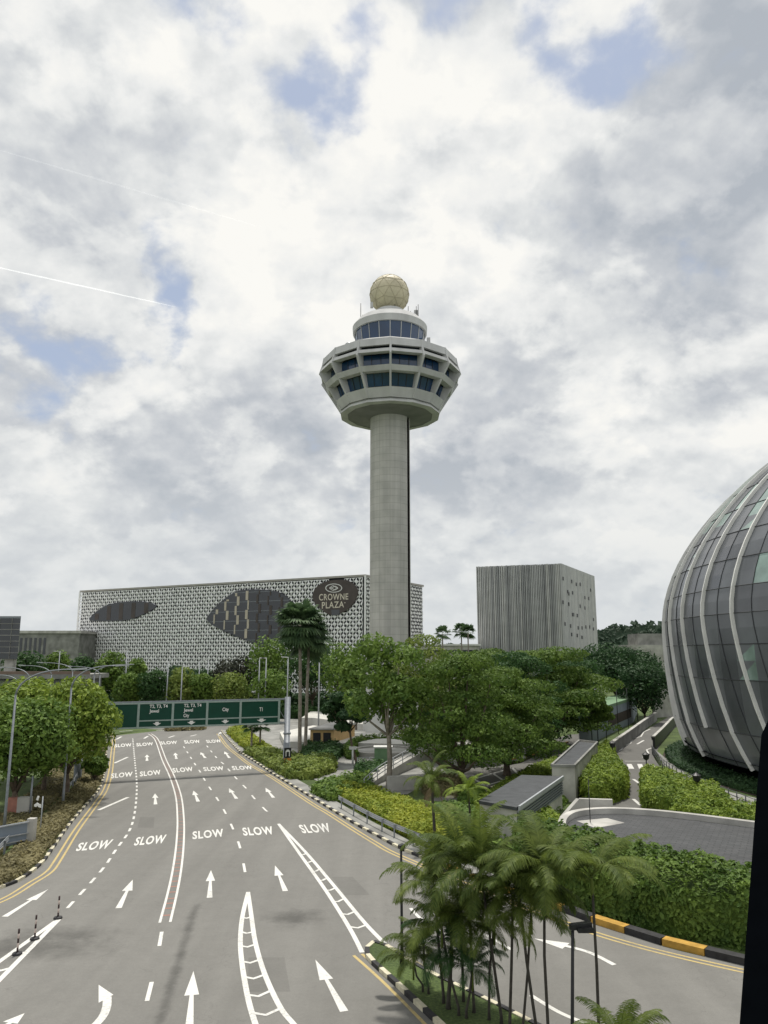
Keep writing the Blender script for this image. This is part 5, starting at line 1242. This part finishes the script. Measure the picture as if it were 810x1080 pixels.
for i in range(5):
    s0,s1=gs(bounds[i]),gs(bounds[i+1])
    board=MB(); board.obox(gA+gd*s0+gn*.25+Vector((0,0,gz0)),gd*(s1-s0),gn*.1,Vector((0,0,gz1-gz0))); bo=part(board,'board',M['green_sign'],gan)
    f=MB(); e=gA+gn*.36
    f.obox(e+gd*s0+Vector((0,0,gz0)),gd*.24,gn*.05,Vector((0,0,gz1-gz0)))
    f.obox(e+gd*(s0+.25)+Vector((0,0,gz1-.16)),gd*(s1-s0-.25),gn*.05,Vector((0,0,.16))); f.obox(e+gd*(s0+.25)+Vector((0,0,gz0)),gd*(s1-s0-.25),gn*.05,Vector((0,0,.16)))
    if i<4: f.obox(e+gd*(s0+.25)+Vector((0,0,gz0+.72)),gd*(s1-s0-.25),gn*.04,Vector((0,0,.13)))
    f.build('frame',M['sign_frame'],bo,gan)
    def SP(t,z_): return gA+gd*(s0+(s1-s0)*(1-t))+gn*.365+Vector((0,0,gz0+z_))
    L_=MB(); W=abs(s1-s0)
    def line(txt,t0,z_,hh,wd):
        t1=t0+wd/W; put_text(L_,txt,SP(t0,z_),SP(t1,z_),SP(t0,z_+hh),SP(t1,z_+hh),bold=.02)
    if i==0: line('T1',.46,1.45,.42,.36)
    if i==1: line('City',.42,1.45,.5,.72)
    if i==2: line('T2, T3, T4',.28,2.05,.42,1.9); line('Jewel',.28,1.5,.48,1.0); line('City',.28,.93,.48,.62)
    if i==3: line('T2, T3, T4',.28,2.05,.42,1.9); line('Jewel',.28,1.5,.48,1.0)
    if i<4:
        t=.52; z_=.2
        L_.face([SP(t-.12,z_+.30),SP(t,z_+.02),SP(t+.12,z_+.30),SP(t+.05,z_+.30),SP(t+.05,z_+.44),SP(t-.05,z_+.44),SP(t-.05,z_+.30)])
    if L_.v: L_.build('lettering',M['sign_white'],bo,gan)
c=gA+gn*.44; b=MB(); b.obox(c-gd*.42+Vector((0,0,1.35)),gd*.84,gn*.05,Vector((0,0,1.1))); pl_=part(b,'plate',M['black'],gan)
b=MB(); q=[]
for sg in (-1,1): b.obox(c+gd*(sg*.2-.05)+gn*.055+Vector((0,0,1.5)),gd*.1,gn*.01,Vector((0,0,.5)))
b.obox(c-gd*.25+gn*.055+Vector((0,0,2.0)),gd*.5,gn*.01,Vector((0,0,.14))); b.obox(c-gd*.14+gn*.055+Vector((0,0,2.14)),gd*.28,gn*.01,Vector((0,0,.1))); b.build('symbol',M['sign_white'],pl_,gan)
b=MB(); b.obox(c-gd*.42+Vector((0,0,.6)),gd*.84,gn*.05,Vector((0,0,.7))); part(b,'plate',M['orange'],gan)
# ------------------------------------------------------------------ street lamps
def curved_lamp(label,g,h,reach,dirx,group='curved-arm street lamps',rise=1.9,tr=.11,diry=0):
    root=thing('street_lamp',tuple(g),label,'street lamp',group); b=MB(); d=Vector((dirx,diry,0)).normalized(); top=g+Vector((0,0,h-rise)); b.tube([g-Vector((0,0,.02)),g+Vector((0,0,1.2)),top],[tr*1.3,tr,tr*.72],8); part(b,'post',M['steel'],root)
    pts=[]
    for i in range(13):
        t=i/12; pts.append(top+d*reach*(t**1.6)+Vector((0,0,rise*(1-(1-t)**2.2))))
    b=MB(); b.tube(pts,[tr*.72-.03*i/12 for i in range(13)],6); part(b,'arm',M['steel'],root)
    b=MB(); e=pts[-1]; b.bar(e-d*.1,e+d*1.0+Vector((0,0,.06)),.32,.14); part(b,'lamp_head',M['steel_lt'],root); return root
g=P(4,877); curved_lamp('nearest curved-arm lamp at the left edge, reaching right over the verge trees',g,PY(4,706,g.y).z,4.3,1)
g=P(66,852); curved_lamp('curved-arm lamp standing on the verge in front of the dense yellow-topped tree',g,PY(66,702,g.y).z,3.9,1)
for bx,D,ty,rc_,dx,lb in ((33,105,704,3.6,-1,'curved-arm lamp behind the verge trees, arching left over the tree tops'),(56,120,702,4.2,-1,'curved-arm lamp further back arching left beside the brown parapet'),(78,128,699,5.0,-1,'curved-arm lamp arching left in front of the brown parapet end'),(101,112,701,4.6,1,'curved-arm lamp arching right toward the lattice hotel foot'),(107,135,703,5,-1,'farthest curved-arm lamp of the cluster left of the gantry sign'),(24,98,712,3.0,-1,'short curved-arm lamp among the tree tops at far left')):
    g=PY(bx,690,D); g.z=0; curved_lamp(lb,g,PY(bx,ty,D).z,rc_,dx,rise=1.4)
def straight_lamp(label,bx,D,ty,heads):
    g=PY(bx,690,D); g.z=0; h=PY(bx,ty,D).z; root=thing('street_lamp',tuple(g),label,'street lamp','straight street lamps in front of the hotel'); b=MB(); b.tube([g,g+Vector((0,0,h))],[.16,.09],8); part(b,'post',M['steel_lt'],root)
    for s_ in heads: b=MB(); b.bar(g+Vector((0,0,h-.05)),g+Vector((s_*1.3,0,h+.05)),.25,.12); part(b,'lamp_head',M['sign_white'],root)
    return root
for bx,D,ty,hd,lb in ((63,165,687,(-1,),'straight lamp left of the hotel in front of the low grey block'),(134,160,686,(-1,),'straight lamp before the lattice hotel below the small eye window'),(178,150,698,(-1,),'straight lamp behind the board reading Jewel'),(193,148,703,(1,),'straight lamp between two round trees behind the gantry'),(211,165,697,(1,),'straight lamp with a right-hand head before the hotel middle'),(220,168,696,(-1,),'straight lamp close right of the one before the hotel middle'),(274,150,694,(1,),'left post of the twin lamps behind the gantry end'),(281,150,694,(-1,),'right post of the twin lamps behind the gantry end'),(304,145,693,(-1,),'straight lamp left of the fan palm trunks'),(337,140,692,(-.4,),'plain straight lamp right of the fan palm trunks'),(508,160,688,(1,),'straight lamp above the trees before the grey louvred block, left one'),(560,160,690,(1,),'straight lamp above the trees before the grey louvred block, right one')):
    straight_lamp(lb,bx,D,ty,hd)
# ------------------------------------------------------------------ lower left: panel barrier, box, sign, bollards
pA,pB=P(-30,905),P(28,893)
pb=thing('barrier_panel',tuple(pB),'grey steel parapet panel with horizontal rails at the left edge','barrier'); d_=pB-pA; nn=Vector((d_.y,-d_.x,0)).normalized(); ph_=PY(28,866,pB.y).z
b=MB(); b.obox(pA+Vector((0,0,.3)),d_,-nn*.08,Vector((0,0,ph_-.3))); part(b,'panel',M['bluegrey'],pb)
for f in (.3,.55,.98): b=MB(); b.bar(pA+nn*.1+Vector((0,0,ph_*f)),pB+nn*.1+Vector((0,0,ph_*f)),.07); part(b,'rail',M['steel_lt'],pb)
b=MB(); b.box(pB+d_.normalized()*.25,(.5,.5,ph_+.15)); part(b,'end_post',M['concrete'],pb)
b=MB(); b.bar(pA-nn*2+Vector((0,0,ph_+.1)),pA-nn*2+d_*.7+Vector((0,0,ph_+.1)),.1); b.box(pA-nn*2+d_*.35,(.1,.1,ph_+.05)); part(b,'back_rail',M['steel_lt'],pb)
c=P(18,860); bx_=thing('electric_box',tuple(c),'red-brown cabinet beside a grey one under the left trees','cabinet'); b=MB(); b.box(c+Vector((-.4,0,.0)),(.9,.6,1.4)); part(b,'door',M['red_box'],bx_); b=MB(); b.box(c+Vector((.55,0,0)),(1.0,.6,1.45)); part(b,'body',M['concrete'],bx_)
c=P(42,882); sg=thing('traffic_sign',tuple(c),'thin grey post carrying an odd white sign plate on the left verge','road sign'); tt=PY(42,840,c.y).z
b=MB(); b.tube([c,c+Vector((0,0,tt))],.045,6); part(b,'post',M['steel_lt'],sg)
def plateq(px): 
    b=MB(); F=[PY(x,y,c.y-.08) for x,y in px]; Bk=[p+Vector((0,.04,0)) for p in F]; n=len(F)
    b.face(F[::-1]); b.face(Bk)
    for i in range(n): b.face([F[i],F[(i+1)%n],Bk[(i+1)%n],Bk[i]])
    return part(b,'plate',M['sign_white'],sg)
plateq([(39.5,839.5),(41.5,840),(40,844.5),(38,843.5)]); plateq([(36,848.5),(39,846.5),(41.5,848.3),(43.2,848.3),(43.2,852),(41,851.5),(39,849.8),(38.2,851.2),(36,850.5)])
b=MB(); c=P(31,862); b.tube([c,c+Vector((0,0,3.2))],.08,8); tag(b.build('metal_post',M['steel']),'plain grey post between the left trees and the odd white sign','post')
for px,by,ty in ((17.5,1007,979),(36,990,964),(61,968.5,945)):
    pass
bol=None
M['bol_white']=mat('bollard_white',(.6,.5,.45),.5,.1,3); M['bol_dark']=mat('bollard_dark',(.05,.03,.03),.5,.1,3)
for px,by,ty,lb in ((61,969,945,'slim striped lane post at the tip of the left hatched nose'),(36.5,991,964,'slim striped lane post in the middle of the left hatched nose'),(18,1007,979,'slim striped lane post nearest the left edge of the road')):
    g=P(px,by); g.z=.02
    if bol is None:
        h=PY(px,ty,g.y).z; bol=thing('lane_post',tuple(g),lb,'lane post','striped lane posts'); b=MB(); b.lathe([(.22,.0),(.2,.07),(.06,.1)],12,(g.x,g.y)); 
        b.v=[(x,y,z+g.z) for x,y,z in b.v]; b.face([(g.x+.2*math.cos(a),g.y+.2*math.sin(a),g.z+.05) for a in [k*.524 for k in range(12)]]); part(b,'base',M['kerb_black'],bol)
        b=MB(); n=5
        for i in range(n): b.tube([g+Vector((0,0,.08+i*(h-.1)/n)),g+Vector((0,0,.08+(i+1)*(h-.1)/n))],.045,8,m=(i+1)%2)
        part(b,'stem',[M['bol_white'],M['bol_dark']],bol)
    else: copy_tree(bol,g,0,lb)
# added black column at right edge, standing in for the train window frame
b=MB(); Y=8.0
def edge(px,py): return PY(px,py,Y)
e1=edge(803,775); e2=edge(797,850); e3=edge(789,960); e4=edge(780,1080)
pts=[e1,e2,e3,e4]; pts.append(Vector((e4.x-.5,Y,6.5))); pts.append(Vector((e4.x-.6,Y,0)))
rgt=6.2
for dy in (0,):
    F=[Vector((p.x,Y,p.z)) for p in pts]+[Vector((rgt,Y,0)),Vector((rgt,Y,e1.z+.5)),Vector((e1.x+.2,Y,e1.z+.35))]
    Bk=[Vector((p.x*1.1+.1,p.y+.7,p.z)) for p in F]; n=len(F); b.face(F); b.face(Bk[::-1])
    for i in range(n): b.face([F[i],Bk[i],Bk[(i+1)%n],F[(i+1)%n]])
tag(b.build('pier',M['darkpier']),'near black pier cutting off the lower right corner of the view','pier')
# contrails
def contrail(label,a,c,r,alpha):
    Yd=6000; A=ray(*a)*Yd; C=ray(*c)*Yd; b=MB(); n=24
    b.tube([A.lerp(C,i/n)+Vector((random.uniform(-1,1),0,random.uniform(-1,1))) for i in range(n+1)],[r*(.35+.65*math.sin(math.pi*min(1,(i+1)/n))**.5)*random.uniform(.85,1.15) for i in range(n+1)],6)
    m,nt,p=nodes('contrail_ice'); L=nt.links; p.inputs['Base Color'].default_value=(.95,.95,.95,1); tr=N(nt,'ShaderNodeBsdfTransparent'); mx=N(nt,'ShaderNodeMixShader'); mx.inputs[0].default_value=alpha
    tl=N(nt,'ShaderNodeBsdfTranslucent'); tl.inputs['Color'].default_value=(.95,.95,.95,1); ad=N(nt,'ShaderNodeAddShader'); L.new(p.outputs[0],ad.inputs[0]); L.new(tl.outputs[0],ad.inputs[1])
    L.new(tr.outputs[0],mx.inputs[1]); L.new(ad.outputs[0],mx.inputs[2]); L.new(mx.outputs[0],nt.nodes['Material Output'].inputs['Surface'])
    o_=b.build('contrail',m); o_['kind']='structure'; return o_
contrail('',(-30,274),(185,322),5,.11)
contrail('',(-30,148),(275,238),6,.02)
# ------------------------------------------------------------------ light, sky
SUN_EL=R(72); SUN_AZ=R(6)       # azimuth clockwise from +Y : right and a little behind
sd=Vector((math.sin(SUN_AZ)*math.cos(SUN_EL),math.cos(SUN_AZ)*math.cos(SUN_EL),math.sin(SUN_EL)))
sun=bpy.data.lights.new('sun','SUN'); sun.energy=3.0; sun.angle=R(3.5); sun.color=(1,.95,.87); so=bpy.data.objects.new('sun',sun); col.objects.link(so); so.rotation_euler=sd.to_track_quat('Z','Y').to_euler(); so.location=(0,0,200)
w=bpy.data.worlds.new('World'); scene.world=w; w.use_nodes=True; nt=w.node_tree; L=nt.links; nt.nodes.clear()
out=N(nt,'ShaderNodeOutputWorld'); bg=N(nt,'ShaderNodeBackground'); bg.inputs['Strength'].default_value=.1; L.new(bg.outputs[0],out.inputs['Surface'])
sky=N(nt,'ShaderNodeTexSky'); sky.sky_type='NISHITA'; sky.sun_disc=False; sky.sun_elevation=SUN_EL; sky.sun_rotation=SUN_AZ; sky.air_density=1.0; sky.dust_density=1.5
tc=N(nt,'ShaderNodeTexCoord')
def mth(op,a,b=None,c=None):
    n=N(nt,'ShaderNodeMath',operation=op)
    for i,x in enumerate((a,b,c)):
        if x is None: continue
        if isinstance(x,(int,float)): n.inputs[i].default_value=x
        else: L.new(x,n.inputs[i])
    return n.outputs[0]
def vm(op,a,b=None,scale=None):
    n=N(nt,'ShaderNodeVectorMath',operation=op)
    for i,x in enumerate((a,b)):
        if x is None: continue
        if isinstance(x,(tuple,list)): n.inputs[i].default_value=x
        else: L.new(x,n.inputs[i])
    if scale is not None:
        if isinstance(scale,(int,float)): n.inputs['Scale'].default_value=scale
        else: L.new(scale,n.inputs['Scale'])
    return n.outputs['Value'] if op in ('DOT_PRODUCT','LENGTH') else n.outputs[0]
dirv=vm('NORMALIZE',tc.outputs['Generated'])
sp=N(nt,'ShaderNodeSeparateXYZ'); L.new(dirv,sp.inputs[0]); zc=mth('MAXIMUM',sp.outputs['Z'],0.0)
inv=mth('DIVIDE',1.0,mth('ADD',zc,.80)); uvw=vm('SCALE',dirv,None,inv)
def nz(scale,detail,rough,vec,dist=0.0,off=(0,0,0)):
    n=N(nt,'ShaderNodeTexNoise'); n.inputs['Scale'].default_value=scale; n.inputs['Detail'].default_value=detail; n.inputs['Roughness'].default_value=rough; n.inputs['Distortion'].default_value=dist
    L.new(vm('ADD',vec,off),n.inputs['Vector']); return n
warp=nz(4.0,5,.6,uvw,0,(3.1,1.7,0)); wv=vm('SCALE',vm('SUBTRACT',warp.outputs['Color'],(.5,.5,.5)),None,.22)
dv=vm('NORMALIZE',vm('ADD',dirv,wv))
def blob(px,py,rpx,k):
    d=ray(px,py).normalized(); c0=math.cos(math.atan(rpx/FPX)); dt=vm('DOT_PRODUCT',dv,tuple(d))
    mr=N(nt,'ShaderNodeMapRange',interpolation_type='SMOOTHSTEP'); mr.inputs[1].default_value=c0; mr.inputs[2].default_value=1.0-(1-c0)*.15; mr.inputs[3].default_value=0; mr.inputs[4].default_value=k; L.new(dt,mr.inputs[0]); return mr.outputs[0]
def total(bl):
    s_=None
    for q in bl:
        v_=blob(*q); s_=v_ if s_ is None else mth('ADD',s_,v_)
    return s_
blue=total([(620,5,90,.30),(290,-10,110,.24),(375,95,60,.25),(180,268,55,.30),(195,350,50,.22),(90,400,80,.07),(30,330,110,.13),(450,-40,90,.15),(612,425,22,.15)])
dark=total([(725,150,130,.7),(760,340,90,.35),(250,470,110,.5),(520,500,110,.40),(330,420,90,.25),(100,560,150,.25),(140,190,120,.22),(640,290,80,.22),(480,590,120,.2),(30,420,120,.25)])
lite=total([(530,190,170,.32),(130,40,170,.35),(230,340,100,.42),(70,492,60,.4),(320,310,90,.35),(660,75,60,.3),(600,560,110,.32),(760,540,110,.3),(690,250,70,.3),(340,180,120,.3)])
nb=nz(4.3,9,.50,uvw,.15); nm=nz(8.8,9,.54,uvw,.12,(7,2,1)); nf_=nz(26,5,.5,uvw,.2,(1,9,4)); nl=nz(2.1,6,.55,uvw,.2,(4,4,4))
up=(0.0,-.012,.032)
nb2=nz(4.3,9,.50,vm('ADD',uvw,up),.15); nm2=nz(8.8,9,.54,vm('ADD',uvw,(0,-.007,.016)),.12,(7,2,1)); np1=nz(15.0,7,.52,uvw,.15,(2,6,3)); np2=nz(15.0,7,.52,vm('ADD',uvw,(0,-.005,.011)),.15,(2,6,3))
rel=mth('ADD',mth('ADD',mth('MULTIPLY',mth('SUBTRACT',nb.outputs['Fac'],nb2.outputs['Fac']),1.5),mth('MULTIPLY',mth('SUBTRACT',nm.outputs['Fac'],nm2.outputs['Fac']),1.0)),mth('MULTIPLY',mth('SUBTRACT',np1.outputs['Fac'],np2.outputs['Fac']),.8))
steep=N(nt,'ShaderNodeMapRange',interpolation_type='SMOOTHSTEP'); steep.inputs[1].default_value=.47; steep.inputs[2].default_value=.56; steep.inputs[3].default_value=-.09; steep.inputs[4].default_value=.09; L.new(nm.outputs['Fac'],steep.inputs[0])
steep2=N(nt,'ShaderNodeMapRange',interpolation_type='SMOOTHSTEP'); steep2.inputs[1].default_value=.48; steep2.inputs[2].default_value=.55; steep2.inputs[3].default_value=-.08; steep2.inputs[4].default_value=.08; L.new(nb.outputs['Fac'],steep2.inputs[0])
# cloud cover: mostly closed, opened where the blue shows
cov=mth('ADD',mth('ADD',mth('MULTIPLY',nb.outputs['Fac'],.6),mth('MULTIPLY',nm.outputs['Fac'],1.0)),mth('MULTIPLY',np1.outputs['Fac'],.8))
cov=mth('SUBTRACT',mth('ADD',cov,-.44),blue)
cv=N(nt,'ShaderNodeMapRange',interpolation_type='SMOOTHSTEP'); cv.inputs[1].default_value=.34; cv.inputs[2].default_value=.60; L.new(cov,cv.inputs[0])
# cloud tone
t=mth('ADD',mth('MULTIPLY',nm.outputs['Fac'],1.0),mth('MULTIPLY',nb.outputs['Fac'],.9)); t=mth('ADD',t,mth('MULTIPLY',nf_.outputs['Fac'],.36)); t=mth('ADD',t,mth('MULTIPLY',nl.outputs['Fac'],.4))
t=mth('SUBTRACT',mth('ADD',mth('MULTIPLY',mth('SUBTRACT',t,1.36),.55),.62),mth('MULTIPLY',dark,.54)); t=mth('ADD',mth('ADD',t,mth('MULTIPLY',lite,.42)),mth('ADD',rel,mth('ADD',steep.outputs[0],steep2.outputs[0])))
rp=N(nt,'ShaderNodeValToRGB'); e=rp.color_ramp.elements; e[0].position=0; e[0].color=(.37,.40,.44,1); e[1].position=1; e[1].color=(.80,.79,.755,1)
x=e.new(.30); x.color=(.49,.51,.535,1); x=e.new(.52); x.color=(.60,.615,.62,1); x=e.new(.74); x.color=(.71,.715,.705,1); L.new(t,rp.inputs['Fac'])
# hazy pale band near the horizon
hz=N(nt,'ShaderNodeMapRange',interpolation_type='SMOOTHSTEP'); hz.inputs[1].default_value=.0; hz.inputs[2].default_value=.32; hz.inputs[3].default_value=.75; hz.inputs[4].default_value=0; L.new(sp.outputs['Z'],hz.inputs[0])
mx=N(nt,'ShaderNodeMixRGB'); L.new(hz.outputs[0],mx.inputs[0]); L.new(rp.outputs['Color'],mx.inputs[1]); mx.inputs[2].default_value=(.58,.605,.615,1)
cl=vm('SCALE',mx.outputs[0],None,10.5)
skyc=vm('SCALE',sky.outputs['Color'],None,1.0)
skym=N(nt,'ShaderNodeMixRGB'); skym.inputs[0].default_value=.7; L.new(skyc,skym.inputs[1]); skym.inputs[2].default_value=(4.2,4.8,6.0,1)
fm=N(nt,'ShaderNodeMixRGB'); L.new(cv.outputs[0],fm.inputs[0]); L.new(skym.outputs[0],fm.inputs[1]); L.new(cl,fm.inputs[2]); L.new(fm.outputs[0],bg.inputs['Color'])
# ------------------------------------------------------------------ render settings
scene.render.engine='CYCLES'; scene.render.resolution_x=768; scene.render.resolution_y=1024; scene.render.resolution_percentage=100
vs=scene.view_settings; vs.view_transform='Standard'; vs.look='None'; vs.exposure=.2; vs.gamma=1; vs.use_curve_mapping=False
scene.cycles.max_bounces=6; scene.cycles.transparent_max_bounces=8; scene.cycles.use_denoising=True
for o_ in bpy.data.objects:
    if 'org' in o_: del o_['org']
